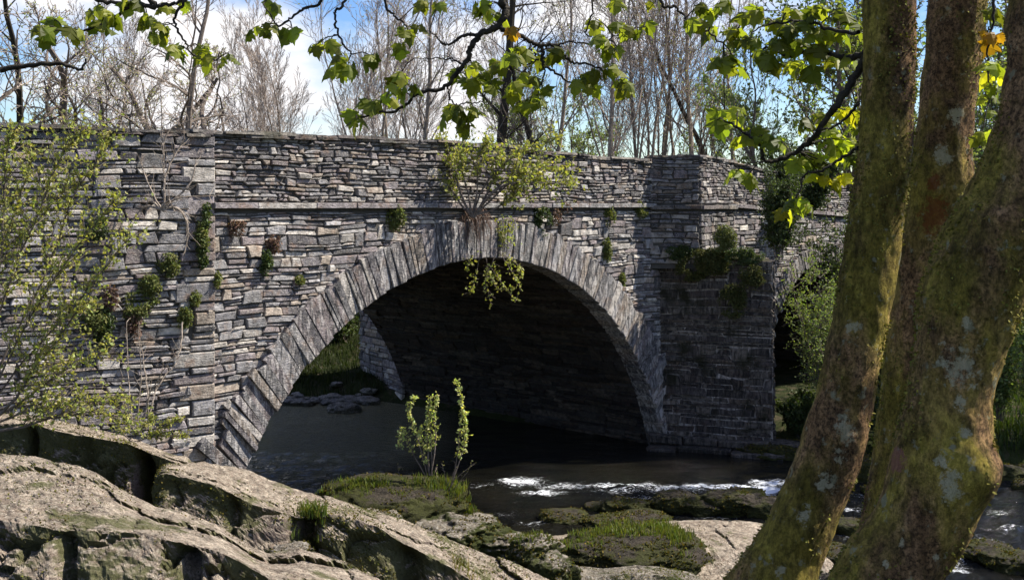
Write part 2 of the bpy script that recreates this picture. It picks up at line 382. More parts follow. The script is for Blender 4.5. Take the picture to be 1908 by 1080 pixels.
def rubble(mb, s0, s1, zlo, zhi, mapf, rh=(.05, .11), ln=(.14, .5), clip=None, big=.07, proj=(.02, .07), gap=.007, pal=PAL, z0=-.3, z1=7, wob=.025, bev=.012, kk=1.0):
    rows = []; z = z0
    while z < z1: h = U(*rh)*U(.8, 1.2); rows.append((z, h)); z += h
    block = []
    ph = U(0, 99)
    for k, (z, h) in enumerate(rows):
        nblock = []; s = s0-U(0, .3)
        while s < s1:
            l = U(*ln)*(1.25 if h > sum(rh)/2 else .95); e = s+l
            hit = [b for b in block if b[0] < e-.02 and b[1] > s+.02]
            if hit:
                b = hit[0]
                if b[0]-s > .08: e = b[0]
                else: s = b[1]; continue
            hh = h
            if rnd.random() < big and k+1 < len(rows) and l < .42: hh = h+rows[k+1][1]; nblock.append((s, e))
            parts = [(z, z+hh)]
            if hh == h and h > .085 and rnd.random() < .3: mzz = z+h*U(.35, .65); parts = [(z, mzz), (mzz, z+h)]
            for (za, zb) in parts:
                a, b = max(s, s0), min(e, s1); zm = (za+zb)/2+wob*noise.noise(Vector(((a+b)*.35+ph, z*.8, 0)))*2
                ivs = clip(a, b, zm) if clip else [(a, b)]
                for (ia, ib) in ivs:
                    if ib-ia < .05: continue
                    mid = (ia+ib)/2; wb = lambda x: wob*2*noise.noise(Vector((x*.9+ph, za*.8, 0)))
                    lo_, hi_ = zlo(mid), zhi(mid)
                    yb0, yb1 = za+wb(ia), za+wb(ib); yt0, yt1 = zb+wb(ia), zb+wb(ib)
                    if (yt0+yt1)/2 < lo_+.02 or (yb0+yb1)/2 > hi_-.02: continue
                    yt0 = min(yt0, zhi(ia)); yt1 = min(yt1, zhi(ib)); yb0 = max(yb0, zlo(ia)); yb1 = max(yb1, zlo(ib))
                    if yt0-yb0 < .02 or yt1-yb1 < .02: continue
                    g = gap*U(.5, 1.6); j = (zb-za)*.24
                    sk1, sk2 = U(-.03, .03), U(-.03, .03)
                    bl = (ia+g+sk1, yb0+g*U(.3, 1.2)); br = (ib-g+sk2, yb1+g*U(.3, 1.2)); tr = (ib-g-U(0, .03)-sk2, yt1-g*U(0, 1.2)-U(0, j)); tl = (ia+g+U(0, .03)-sk1, yt0-g*U(0, 1.2)-U(0, j))
                    mt = ((tl[0]+tr[0])/2+U(-.03, .03), (tl[1]+tr[1])/2+U(-.4, 1)*j*.6); mbm = ((bl[0]+br[0])/2, (bl[1]+br[1])/2+U(-.3, .6)*j*.6)
                    c = shade(rnd.choice(pal), U(.7, 1.2)*kk)
                    stone(mb, [bl, mbm, br, tr, mt, tl], mapf, U(*proj)+(.015 if hh > h else 0), c, bev)
            s = e
        block = nblock
def circ_clip(arches):
    def f(a, b, z):
        iv = [(a, b)]
        for (s0, z0, r) in arches:
            if abs(z-z0) < r:
                h = sqrt(r*r-(z-z0)**2); out = []
                for (p, q) in iv:
                    if p < s0-h: out.append((p, min(q, s0-h)))
                    if q > s0+h: out.append((max(p, s0+h), q))
                iv = out
        return iv
    return f
def interp(P, x):
    if x <= P[0][0]: return P[0][1]
    for (a, b), (c, d) in zip(P, P[1:]):
        if x <= c: return b+(d-b)*(x-a)/(c-a)
    return P[-1][1]
TOPP = [(-9, 6.50), (0, 6.53), (2, 6.56), (5, 6.60), (6.4, 6.58), (8, 6.50), (11.4, 6.44), (15, 6.50), (17, 6.30), (24, 5.75), (32, 5.2)]
STRP = [(-9, 5.46), (11.5, 5.46), (15, 5.45), (24, 5.05), (32, 4.5)]
ztop = lambda s: interp(TOPP, s)
zstr = lambda s: interp(STRP, s)
br = empty('stone_bridge', (0.0, 21.0, 0.0), label='old grey slate stone arch bridge crossing the dark river', cat='bridge')
SR = 30.0    # right end of the face
# solid core behind the stones
def core(name, smin, smax, woff, ztopf, sgn=1):
    mb = MB(); n = int((smax-smin)/.08); vs = []
    for i in range(n+1):
        s = smin+(smax-smin)*i/n; zl = -1.0
        for (a, z0, r) in ((S0, ZA, R+.03), (S2, ZA2, R2+.03)):
            d = s-a
            if abs(d) < r: zl = max(zl, z0+sqrt(r*r-d*d))
        vs += [face(s, zl, woff), face(s, ztopf(s)-.02, woff)]
    mb.add(vs, [(2*i, 2*i+2, 2*i+3, 2*i+1) for i in range(n)]); return mb.build(name, M_MORTAR, br)
core('mortar_core', -.05, SR, 0.0, ztop)
core('mortar_core', -9, SR, -WID, ztop)
mb = MB()
vs = []
for s in np.linspace(.0, SR, 60):
    vs += [face(s, zstr(s)+.02, -.4), face(s, zstr(s)+.02, -WID+.4), face(s, ztop(s)-.05, -.4), face(s, ztop(s)-.05, -WID+.4), face(s, ztop(s)-.05, -.0), face(s, ztop(s)-.05, -WID)]
fs = []
for i in range(59):
    a = 6*i; b = a+6
    fs += [(a, a+1, b+1, b), (a, b, b+2, a+2), (a+1, a+3, b+3, b+1), (a+2, b+2, b+4, a+4), (a+3, a+5, b+5, b+3)]
mb.add(vs, fs, (.2, .2, .2)); mb.build('roadway', M_COPE, br)
# rubble of the spandrel and the parapet
arches = [(S0, ZA, R+RT-.09), (S2, ZA2, R2+.42)]
inside_pier = lambda a, b, z: [(a, b)]
def clip_face(a, b, z): return circ_clip(arches)(a, b, z)
mb = MB(); rubble(mb, .0, SR, lambda s: -.4, lambda s: zstr(s)-.10, face, rh=(.04, .15), ln=(.13, .52), clip=clip_face, big=.16, proj=(.012, .06), z0=-.3, z1=5.5, kk=1.15, gap=.006)
mb.build('spandrel_wall', M_WALL, br)
mb = MB(); rubble(mb, .0, SR, lambda s: zstr(s)+.05, lambda s: ztop(s)-.03, face, rh=(.035, .085), ln=(.08, .36), big=.13, proj=(.015, .07), z0=4.3, z1=6.9, gap=.009)
mb.build('parapet', M_WALL, br)
# left wing wall, turned towards the road
D2 = Vector((.80, .60)); PL = A-D2*7.5
wm, wl = line_map(PL, A+D2*.06)
mb = MB()
rubble(mb, 0, wl-.28, lambda s: -.3, lambda s: 6.50, wm, rh=(.04, .15), ln=(.13, .52), big=.16, proj=(.01, .08), z0=.5, z1=7.0, kk=1.1)
mb.build('wing_wall', M_WALL, br)
mb = MB(); mb.add([wm(0, -1, 0), wm(wl, -1, 0), wm(wl, 6.49, 0), wm(0, 6.49, 0), wm(0, 6.49, -.5), wm(wl, 6.49, -.5)], [(0, 1, 2, 3), (3, 2, 5, 4)]); mb.build('mortar_core', M_MORTAR, br)
mb = MB(); mb.add([wm(0, 5.48, -.4), wm(wl, 5.48, -.4), wm(wl+1, 5.48, -8.2), wm(0, 5.48, -8.2), wm(0, 6.49, -.5), wm(wl, 6.49, -.5)], [(0, 1, 2, 3), (0, 4, 5, 1)], (.2, .2, .2)); mb.build('roadway', M_COPE, br)
# corner quoins
mb = MB(); z = 0.6; k = 0
while z < 6.45:
    h = U(.07, .30); hl = U(.15, .55)
    h = min(h, 6.5-z)
    if h > .05:
        stone(mb, [(wl-hl, z+.01), (wl+.09, z+.01), (wl+.09, z+h-.01), (wl-hl, z+h-.012)], wm, U(.04, .085), shade(rnd.choice(PAL), U(.8, 1.25)), .015, tilt=.05)
        hr = U(.15, .3)
    z += h; k += 1
mb.build('quoin', M_WALL, br)
# coping: two courses of thin overhanging slates
def coping(mb, s0, s1, mapf, zf, over=.10, depth=.55, th=(.03, .06)):
    for lay in range(2):
        s = s0-U(0, .2)
        while s < s1:
            l = U(.3, .9); t = U(*th); e = min(s+l, s1+.05); a = s+.006; b = e-.006
            o = over*U(.6, 1.3); zz = lambda x: zf(x)-.035+lay*.042+U(-.006, .010)
            za, zb, zc_, zd = zz(a), zz(b), zz(a), zz(b); n = 5; vs = []
            for i in range(n+1):
                x = a+(b-a)*i/n; oo = o+U(-.025, .02); zt = za+(zb-za)*i/n+U(-.004, .004)
                vs += [mapf(x, zt, oo), mapf(x, zt+t, oo-.01+U(-.012, .01)), mapf(x, zt+t+U(0, .012), -depth), mapf(x, zt, -depth)]
            fs = [(0, 1, 2, 3), (4*n, 4*n+3, 4*n+2, 4*n+1)]
            for i in range(n):
                for q in range(4): q2 = (q+1) % 4; fs.append((4*i+q, 4*i+4+q, 4*i+4+q2, 4*i+q2))
            mb.add(vs, fs, shade(rnd.choice(PAL), U(.6, 1.2))); s = e
mb = MB(); coping(mb, -.1, SR, face, ztop); coping(mb, 0, wl, wm, lambda s: 6.51)
mb.build('coping', M_COPE, br)
# string course
def string(mb, s0, s1, mapf, zf, o=.13):
    s = s0
    while s < s1:
        e = min(s1, s+U(.5, 1.2)); oo = o*U(.9, 1.1); dz = U(-.006, .006)
        stone(mb, [(s+.003, zf(s)-.045+dz), (e-.003, zf(e)-.045+dz), (e-.003, zf(e)+.045+dz), (s+.003, zf(s)+.045+dz)], mapf, oo, shade(rnd.choice(PAL[:4]), U(.9, 1.2)), .008, back=-.05, tilt=.02)
        s = e
mb = MB(); string(mb, .1, SR, face, zstr); mb.build('string_course', M_WALL, br)
# arch rings
def ring(name, s0, z0, r, rt, th, tmin, tmax, mat):
    mb = MB(); a = tmin*r
    pm = lambda x, y, wv: face(s0+y*sin(x/r), z0+y*cos(x/r), wv)
    while a < tmax*r:
        l = U(*th); e = min(a+l, tmax*r); o = rt*U(.92, 1.05); 
        if abs(a/r) > .95: o = rt*U(.8, 1.25)
        th_ = (a+e)/2/r; sk = U(-.015, .015)-.34*rt*sin(th_)**3*(1.3 if th_ < 0 else 1)
        poly = [(a+.002, r+U(-.012, .012)), (e-.002, r+U(-.012, .012)), (e-.002+sk, r+o+U(-.03, .03)), ((a+e)/2+sk, r+o+U(-.01, .03)), (a+.002+sk, r+o+U(-.03, .03))]
        stone(mb, poly, pm, U(.095, .125) if abs(a/r) < .8 else U(.08, .17), shade(rnd.choice(PAL), U(.7, 1.2)), .014, back=-.35, tilt=.05)
        a = e
    return mb.build(name, mat, br)
ring('arch_ring', S0, ZA, R, RT, (.05, .21), -1.36, 1.36, M_RING)
ring('arch_ring', S2, ZA2, R2, .5, (.06, .16), -1.62, 1.62, M_RING)
# vaults
def vault(s0, z0, r, tmin, tmax, rh, ln):
    mb = MB(); rr = r+.07
    pm = lambda a, b, c: face(s0+(rr-c)*sin(b/r), z0+(rr-c)*cos(b/r), -a)
    rubble(mb, .3, WID, lambda s: tmin*r, lambda s: tmax*r, pm, rh=rh, ln=ln, big=.05, proj=(.02, .09), z0=tmin*r, z1=tmax*r, wob=.02)
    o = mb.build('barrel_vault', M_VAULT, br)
    mb = MB(); n = 60; vs = []
    for i in range(n+1):
        t = tmin+(tmax-tmin)*i/n
        vs += [face(s0+rr*sin(t), z0+rr*cos(t), -.1), face(s0+rr*sin(t), z0+rr*cos(t), -WID)]
    mb.add(vs, [(2*i, 2*i+1, 2*i+3, 2*i+2) for i in range(n)], (.1, .1, .1)); mb.build('mortar_core', M_MORTAR, br)
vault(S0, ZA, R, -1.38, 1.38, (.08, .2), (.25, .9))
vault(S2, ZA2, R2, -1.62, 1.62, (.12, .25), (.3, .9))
# cutwater of the pier, refuge above it
P0 = A+T*11.80; TT = Vector((5.72, 24.7)); PR = A+T*16.2
CU = Vector((4.19, 25.2)); PU0 = A+T*11.42; PU1 = A+T*14.95
def wall_block(mb, P, Q, zl, zh, **kw):
    f, l = line_map(P, Q)
    rubble(mb, 0, l, (lambda s: zl), zh if callable(zh) else (lambda s: zh), f, z0=zl, z1=7, **kw); return f, l
pier = MB(); pc = MB()
def corequad(P, Q, zl, zh, inset=.0):
    f, l = line_map(P, Q); pc.add([f(0, zl, inset), f(l, zl, inset), f(l, zh, inset), f(0, zh, inset)], [(0, 1, 2, 3)])
CAPZ = 4.25
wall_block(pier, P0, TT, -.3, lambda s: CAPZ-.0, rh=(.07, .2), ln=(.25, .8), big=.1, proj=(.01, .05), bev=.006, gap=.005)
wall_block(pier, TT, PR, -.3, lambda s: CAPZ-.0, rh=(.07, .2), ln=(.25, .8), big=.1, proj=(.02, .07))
corequad(P0, TT, -.8, CAPZ-.02); corequad(TT, PR, -.8, CAPZ-.02)
# weathered sloping cap
capm = MB(); capm.add([(*P0, CAPZ-.02), (*TT, CAPZ-.02), (*PR, CAPZ-.02), (*PU1, CAPZ+.12), (*CU, CAPZ+.10)], [(0, 1, 4), (1, 2, 3), (1, 3, 4)])
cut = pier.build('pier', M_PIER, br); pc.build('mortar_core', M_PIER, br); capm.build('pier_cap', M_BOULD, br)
mb = MB()
zt_ = lambda s: 6.53
for (P, Q) in ((PU0, CU), (CU, PU1)):
    f, l = line_map(P, Q)
    rubble(mb, 0, l, lambda s: 5.5, zt_, f, z0=5.5, z1=6.6, rh=(.045, .1), ln=(.12, .4), proj=(.02, .06), big=.12)
    rubble(mb, 0, l, lambda s: CAPZ-.1, lambda s: 5.34, f, z0=CAPZ-.1, z1=5.4, rh=(.07, .18), ln=(.15, .5), proj=(.02, .06), big=.15)
    # corner stones
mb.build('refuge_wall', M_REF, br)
mb = MB()
for (P, Q) in ((PU0, CU), (CU, PU1)):
    f, l = line_map(P, Q); mb.add([f(0, CAPZ-.2, 0), f(l, CAPZ-.2, 0), f(l, 6.52, 0), f(0, 6.52, 0), f(0, 6.52, -.45), f(l, 6.52, -.45)], [(0, 1, 2, 3), (3, 2, 5, 4)])
mb.build('mortar_core', M_MORTAR, br)
for (P, Q) in ((PU0, CU), (CU, PU1)):
    f, l = line_map(P, Q)
    mb = MB(); string(mb, 0, l+.05, f, lambda s: 5.42, .12); mb.build('string_course', M_COPE, br)
    mb = MB(); coping(mb, 0, l+.02, f, lambda s: 6.54, .08, .4); mb.build('coping', M_COPE, br)
# footing ledge under the cutwater
mb = MB()
f, l = line_map(P0-T*.15+NO*.05, TT+Vector((.12, -.12)))
for z0_, z1_, o in ((-.5, .10, .34), (.10, .30, .12)):
    s = -.2
    while s < l+.2:
        e = s+U(.3, 1.3); oo = o*U(.3, 1.3)
        stone(mb, [(s+.01, z0_), (e-.01, z0_), (e-.01, z1_+U(-.04, .03)), ((s+e)/2, z1_+U(-.02, .03)), (s+.01, z1_+U(-.04, .03))], f, oo, shade(rnd.choice(PAL), .6), .05, back=-.3, tilt=.08); s = e
mb.build('pier_footing', M_PIER, br)
# upstream cutwater, seen through the arch
Q0 = A+T*11.7-NO*(WID-.1); QT = A+T*12.5-NO*(WID+2.7); Q1 = A+T*16.2-NO*WID
mb = MB(); 
for (P, Q) in ((QT, Q0), (Q1, QT)):
    f, l = line_map(P, Q); rubble(mb, 0, l, lambda s: -.3, lambda s: 3.2, f, z0=-.3, z1=3.3, rh=(.1, .25), ln=(.25, .7), proj=(.02, .07), kk=1.1)
    mb.add([f(0, -1, 0), f(l, -1, 0), f(l, 3.2, 0), f(0, 3.2, 0)], [(0, 1, 2, 3)], (.03, .03, .03))
mb.build('upstream_cutwater', M_WALL, br)
# inner face of the left abutment upstream: wing so no light leaks
f, l = line_map(A-T*.2-NO*WID, A-T*9-NO*(WID+1)); 

#PART2
def rdir(): 
    while True:
        v = Vector((U(-1, 1), U(-1, 1), U(-1, 1)))
        if .05 < v.length < 1: return v.normalized()
def leaf(mb, p, size, col=None, d=None):
    d = d or rdir(); n = rdir(); s_ = d.cross(n)
    if s_.length < .1: return
    s_.normalize(); n = s_.cross(d); k = U(.65, 1.35); col = col or (k*U(.85, 1.2), k, k)
    w_ = size*.36
    mb.add([p, p+d*size*.45+s_*w_+n*w_*.3, p+d*size, p+d*size*.45-s_*w_+n*w_*.3], [(0, 1, 2), (0, 2, 3)], col)
# ------------------------------------------------------------------ rocks of the near bank
def curve1(P, x):
    return interp(P, x)
FUZ = MB()
def ledge(name, label, pxs, back, brk, bot, d0, d1, nb=22, amp=.10, mat=None, seed=0, step=None, notch=None):
    """a ledge of bedrock: along its length a flat top between back and brk, then a steep front down to bot. d0/d1 give the distance of the
    back edge, the break and the foot at its two ends; the stations are turned into metres and the surface is roughened in 3D."""
    mb = MB(); x0, x1 = pxs; n = int((x1-x0)/3.5); V = []; rows = None
    for i in range(n+1):
        t = i/n; x = x0+(x1-x0)*t
        db, dk, df = [a+(b-a)*t for a, b in zip(d0, d1)]
        B_ = unp(x, curve1(back, x), db); K = unp(x, curve1(brk, x), dk); Ft = unp(x, curve1(bot, x), df)
        under = B_+Vector((0, .5, -1.6)); Ff = Ft+Vector((0, -.05, -1.3))
        pts = []
        for j in range(5): pts.append(under.lerp(B_, j/5))
        for j in range(nb): pts.append(B_.lerp(K, j/nb))
        for j in range(nb): 
            q = K.lerp(Ft, j/nb); pts.append(q)
        for j in range(5): pts.append(Ft.lerp(Ff, j/4))
        V.append(pts)
    m_ = len(V[0]); vs = []
    for i, pts in enumerate(V):
        endf = min(1, min(i, n-i)/8)
        for j, p in enumerate(pts):
            q = p+Vector((seed*7.3, 0, 0))
            f = fbm(q, 6, .9); h_ = fbm(q, 5, 3.5); k2 = fbm(q, 5, 14)+.35*noise.noise(q*38)+.6*abs(noise.noise(q*17))
            onfront = max(0, min(1, (j-5-nb)/6.0))
            # bedded blocks: stretched cells with their own small offset, open joints between them
            cq = Vector((q.x*.75+.35*q.z+.22*f, q.y*1.1+.25*h_, q.z*1.5+.25*f)); ds, ps = noise.voronoi(cq)
            edge = ds[1]-ds[0]; hh = noise.cell(ps[0]*7.31+Vector((3.1, 1.7, seed)))-.5; h2 = noise.cell(ps[0]*5.17+Vector((seed, 9.2, 2)))-.5
            rel = cq-ps[0]
            cr_ = -abs(noise.noise(q*3.1+Vector((seed, 0, 0))))-.5*abs(noise.noise(q*7.3)); blk = hh*.62+cr_*.30+h2*rel.x*.9-.34*math.exp(-(edge/.04)**2)
            dv = Vector((-.10, -.62, .55))*(amp*(.30*f+.16*h_+.13*k2+blk*(.55+.9*onfront)))
            if notch:
                for (nx_, nw, nd) in notch:
                    px = HX+F*p.x/p.y; e = math.exp(-((px-nx_-8*f)/nw)**2)
                    dv += Vector((0, 1, -.05))*nd*e*onfront
            if endf < 1: dv += Vector((0, 0, -(1-endf)**2*.16))
            vs.append(p+dv)
    fs = [(i*m_+j, (i+1)*m_+j, (i+1)*m_+j+1, i*m_+j+1) for i in range(n) for j in range(m_-1)]
    for _ in range(9000 if seed < 4 else 2500):
        i = rnd.randrange(n); j = 5+rnd.randrange(2*nb-2); v = Vector(vs[i*m_+j]).lerp(Vector(vs[(i+1)*m_+j+1]), rnd.random())
        if fbm(v, 4, 1.3)+(.16 if j > 5+nb else -.06) < U(.02, .22): continue
        kk = U(.6, 1.8); leaf(FUZ, v, U(.008, .024)*(1 if seed == 1 else 1.5), d=Vector((U(-.7, .7), -U(.2, 1), U(-.3, .9))).normalized(), col=(kk*U(.9, 1.6), kk*1.1, kk*.6))
    fs.append(tuple(range(m_))); fs.append(tuple(n*m_+j for j in reversed(range(m_))))
    mb.add(vs, fs)
    o = mb.build(name, mat or M_ROCK, smooth=False)
    return tag(o, label=label, cat='rock')
ledge('rock_ledge', 'long weathered tan rock ledge lying lowest in front, sloping down from the left edge', (-330, 800),
      [(-330, 800), (-60, 838), (0, 847), (60, 850), (100, 858), (150, 868), (180, 880), (240, 918), (290, 945), (340, 952), (400, 975), (440, 1000), (470, 1020), (500, 1032), (560, 1024), (600, 1036), (670, 1060), (720, 1082), (800, 1125)],
      [(-330, 900), (-60, 950), (0, 962), (60, 972), (120, 985), (200, 988), (260, 992), (330, 1004), (400, 1018), (440, 1038), (500, 1072), (600, 1104), (800, 1180)],
      [(-330, 1250), (0, 1250), (800, 1300)], (9.4, 8.0, 7.3), (9.2, 8.0, 7.4), nb=44, amp=.14, seed=1, notch=[(120, 16, .25), (345, 22, .35), (510, 10, .2)])
ledge('rock_ledge', 'purple brown rock ledge with a dark split, highest on the left below the wing wall', (-330, 372),
      [(-330, 760), (-60, 775), (0, 768), (60, 771), (110, 781), (180, 796), (250, 813), (310, 838), (350, 850), (372, 866)],
      [(-330, 780), (-60, 790), (0, 788), (60, 787), (90, 797), (140, 806), (190, 815), (240, 824), (280, 842), (330, 858), (372, 872)],
      [(-330, 900), (0, 900), (100, 930), (240, 960), (372, 980)], (15.0, 14.2, 14.1), (15.2, 14.6, 14.5), nb=30, amp=.14, seed=2, notch=[(52, 8, .3), (262, 14, .55), (160, 12, .12)])
ledge('rock_ledge', 'long pale rock ledge running from the foot of the arch down to the bottom middle', (282, 1060),
      [(282, 885), (290, 866), (300, 860), (380, 858), (460, 872), (500, 890), (540, 905), (600, 922), (650, 937), (700, 955), (760, 970), (800, 985), (860, 1010), (920, 1035), (980, 1060), (1060, 1098)],
      [(282, 892), (290, 878), (320, 882), (400, 902), (470, 937), (520, 952), (560, 967), (600, 957), (640, 960), (700, 978), (740, 1002), (800, 1034), (850, 1062), (900, 1090), (1060, 1150)],
      [(282, 960), (400, 1010), (520, 1060), (620, 1090), (760, 1130), (1060, 1220)], (13.8, 12.8, 12.6), (14.2, 13.3, 13.05), nb=34, amp=.15, seed=3, notch=[(572, 22, .45), (760, 20, .25), (430, 10, .15)])
ledge('rock_ledge', 'flat pinkish rock slab beside the grass below the rapids, partly behind the left tree stem', (1000, 1560),
      [(1000, 1000), (1050, 992), (1100, 990), (1150, 982), (1210, 972), (1260, 968), (1330, 966), (1400, 970), (1480, 985), (1560, 1015)],
      [(1000, 1012), (1050, 1010), (1100, 1012), (1150, 1015), (1210, 1015), (1260, 1012), (1330, 1024), (1400, 1030), (1480, 1040), (1560, 1040)],
      [(1000, 1120), (1560, 1120)], (18.6, 17.0, 15.9), (18.4, 17.0, 15.9), nb=24, amp=.12, mat=M_ROCK, seed=4)
ledge('rock_ledge', 'low mossy rock hump at the bottom edge right of the long pale ledge', (960, 1330),
      [(960, 1055), (1000, 1048), (1060, 1052), (1120, 1058), (1180, 1050), (1250, 1056), (1290, 1064), (1330, 1090)],
      [(960, 1068), (1000, 1066), (1060, 1070), (1120, 1074), (1180, 1066), (1250, 1072), (1330, 1105)],
      [(960, 1160), (1330, 1170)], (15.8, 15.0, 14.2), (15.4, 14.8, 14.2), nb=16, amp=.10, mat=M_ROCK2, seed=5)
def boulder(name, label, c, r, mat=None, seed=0, amp=.28, group=None, sub=5, cat='rock', block=0.0):
    import bmesh
    bm = bmesh.new(); bmesh.ops.create_icosphere(bm, subdivisions=sub, radius=1)
    sv = Vector((seed*3.17, seed*1.7, seed*.9)); mb = MB(); vs = []
    for v in bm.verts:
        p = v.co.copy(); f = fbm(p+sv, 5, 1.1); g_ = fbm(p+sv, 4, 4.2); q = noise.cell((p+sv)*2.0+Vector((f, f, f))*.5)
        k = 1+amp*f+amp*.30*g_+block*(q-.5)+.05*fbm(p+sv, 3, 13)
        p = Vector((p.x*k, p.y*k, (max(p.z, -.6))*k))
        if p.z > .55: p.z = .55+(p.z-.55)*.6
        vs.append((c[0]+p.x*r[0], c[1]+p.y*r[1], c[2]+p.z*r[2]))
    mb.add(vs, [tuple(v.index for v in f_.verts) for f_ in bm.faces]); bm.free()
    if mat is M_BOULD or mat is M_ROCK2:
        N_ = len(vs); area = r[0]*r[1]
        for _ in range(int(min(5000, 7000*area))+200):
            v = Vector(vs[rnd.randrange(N_)])
            if v.z < .05 or v.z < c[2]-r[2]*.3 or fbm(v, 3, 2.5) < U(-.3, .15)+(.12 if mat is M_ROCK2 else 0): continue
            kk = U(.5, 1.7); leaf(FUZ, v-Vector((0, 0, .006)), U(.02, .05), d=Vector((U(-.7, .7), U(-.9, .4), U(.2, 1))).normalized(), col=(kk*U(.9, 1.6), kk, kk*.7))
    o = mb.build(name, mat or M_ROCK2, smooth=True, origin=(c[0], c[1], c[2]-r[2]*.5)); return tag(o, label=label, cat=cat, group=group)
def on_water(px, py, z=0.0): d = gz(py, z); return unp(px, py, d)
# rocks between the long ledge and the water
q = unp(720, 935, 17.6); boulder('mossy_boulder', 'broad mossy hump of rock carrying the leafy sapling at the water edge', (q.x, q.y, .75), (1.18, .9, .52), M_BOULD, 11, .22, sub=5)
q = unp(872, 955, 18.2); boulder('mossy_boulder', 'small grass-tipped mossy rock at the right end of the sapling hump', (q.x, q.y, .33), (.30, .35, .28), M_BOULD, 12, .22)
for i, (px, py, d, rx, rz, lab, mt) in enumerate([
    (690, 968, 16.4, .45, .25, 'pale knobbly stone tucked against the long ledge under the sapling hump', M_ROCK2),
    (850, 985, 16.4, .62, .30, 'white blotched mossy rock right of the sapling hump', M_ROCK2),
    (930, 1003, 16.2, .42, .26, 'rounded mossy rock right of the white blotched one', M_ROCK2),
    (1000, 1020, 15.6, .36, .26, 'lichen spotted stone between the long ledge and the pink slab', M_ROCK2),
    (1030, 1060, 14.8, .32, .3, 'dark mossy stone at the tip of the long ledge', M_ROCK2),
    (590, 1000, 13.6, .22, .2, 'small knobbly stone lodged in the grassy cleft of the long ledge', M_ROCK2),
    (545, 1030, 11.6, .25, .16, 'rounded pale stone wedged between the two long ledges', M_ROCK2),
    (1190, 1010, 16.8, .95, .32, 'grassy mossy mound in front of the pink slab', M_BOULD),
    (1100, 1022, 16.6, .55, .28, 'low mossy mound left of the grassy mound', M_BOULD),
    (1460, 1062, 15.5, .5, .3, 'mossy rock seen between the two front tree stems at the bottom', M_ROCK2)]):
    q = unp(px, py, d); boulder('rock', lab, (q.x, q.y, q.z-rz*.25), (rx, rx*.9, rz), mt, 20+i, .30, block=.12 if mt is M_ROCK2 else 0)
stream = [(1110, 942, .20, .10, 'small mossy stone left of the others in the rapids'), (1050, 962, .45, .14, 'low dark mossy stone in the dark water left of the rapids stones'), (1165, 948, .42, .2, 'mossy stone in the rapids, second from the left along the row'),
    (1262, 942, .48, .28, 'rounded mossy stone in the middle of the rapids row'), (1195, 965, .55, .13, 'flat wet stone just above the grassy mound'), (1315, 948, .38, .18, 'low dark stone between the two roundest rapids stones'),
    (1375, 945, .62, .32, 'largest mossy stone in the rapids beside the left tree stem'), (1430, 955, .42, .26, 'mossy stone half hidden by the left edge of the leaning tree stem'), (1130, 968, .45, .10, 'thin wet rock shelf below the rapids'),
    (1440, 838, .85, .22, 'flat mossy stone at the foot of the bridge pier'), (1618, 884, .52, .32, 'round mossy stone seen between the two front tree stems'),
    (1580, 985, .32, .2, 'small mossy stone in the stream between the front tree stems'), (1555, 1030, .5, .12, 'wet flat stone between the front tree stems at the bottom'),
    (1835, 1030, .42, .2, 'mossy stone at the right bottom, left one of the two'), (1890, 1050, .5, .2, 'mossy stone in the bottom right corner'),
    (640, 762, .42, .2, 'single rounded stone in the calm water seen through the arch'), (1860, 880, .5, .2, 'mossy stone on the far shore at the right edge')]
for i, (px, py, rx, rz, lab) in enumerate(stream):
    q = on_water(px, py+6); 
    if px == 640: q = on_water(px, 766)
    boulder('river_stone', lab, (q.x, q.y, rz*.25), (rx, rx*.8, rz*1.15), M_BANK if px == 640 else M_BOULD, 40+i, .25, group='stones standing in the river')
for i in range(64):
    px = U(515, 700); d = 30.8+abs(rnd.gauss(0, .7)); x = (px-HX)/F*d; r = U(.08, .27)
    boulder('shore_stone', 'grey stone among the stones along the far shore seen through the arch', (x, d, max(.05, H(x, d)+.05)), (r, r*.8, r*.5), M_BANK, 70+i, .3, group='stones along the far shore', sub=3, block=.2)
for i in range(26):
    px = U(1590, 1960); z = U(0, .4); d = gz(U(840, 905), z); x = (px-HX)/F*d; r = U(.12, .4)
    boulder('shore_stone', 'mossy stone among the stones along the right shore behind the tree stems', (x, d, max(.02, H(x, d)+.05)), (r, r*.8, r*.55), M_BOULD, 170+i, .3, group='stones along the right shore', sub=3)

tag(FUZ.build('moss', M_MOSSL), kind='stuff')
# ------------------------------------------------------------------ grass
def blades(mb, c, rad, n, h, lean=.5, col=(1, 1, 1), wd=.006):
    for _ in range(n):
        a = U(0, 2*pi); rr = rad*sqrt(rnd.random()); x = c[0]+rr*cos(a); y = c[1]+rr*sin(a)*.6; z = c[2] if len(c) < 4 else c[2]
        hh = h*U(.25, 1.0); a2 = U(0, 2*pi); l = lean*hh*U(.1, 1); dx, dy = cos(a2)*l, sin(a2)*l; a3 = U(0, pi); wx, wy = cos(a3)*wd, sin(a3)*wd
        k = U(.45, 1.15); cc = (col[0]*k*U(.75, 1.3), col[1]*k, col[2]*k)
        mb.add([(x-wx, y-wy, z), (x+wx, y+wy, z), (x+dx*.4+wx*.8, y+dy*.4+wy*.8, z+hh*.6), (x+dx*.4-wx*.8, y+dy*.4-wy*.8, z+hh*.6), (x+dx, y+dy, z+hh*.95)], [(0, 1, 2, 3), (3, 2, 4)], cc)
gm = MB()
bpy.context.view_layer.update()
dg = bpy.context.evaluated_depsgraph_get()
def drop(px, py, d):
    """the surface point under the spot seen at px, py near distance d"""
    q = unp(px, py, d); r = sc.ray_cast(dg, Vector((q.x, q.y, 5.2)), Vector((0, 0, -1)))
    return r[1] if r[0] else q
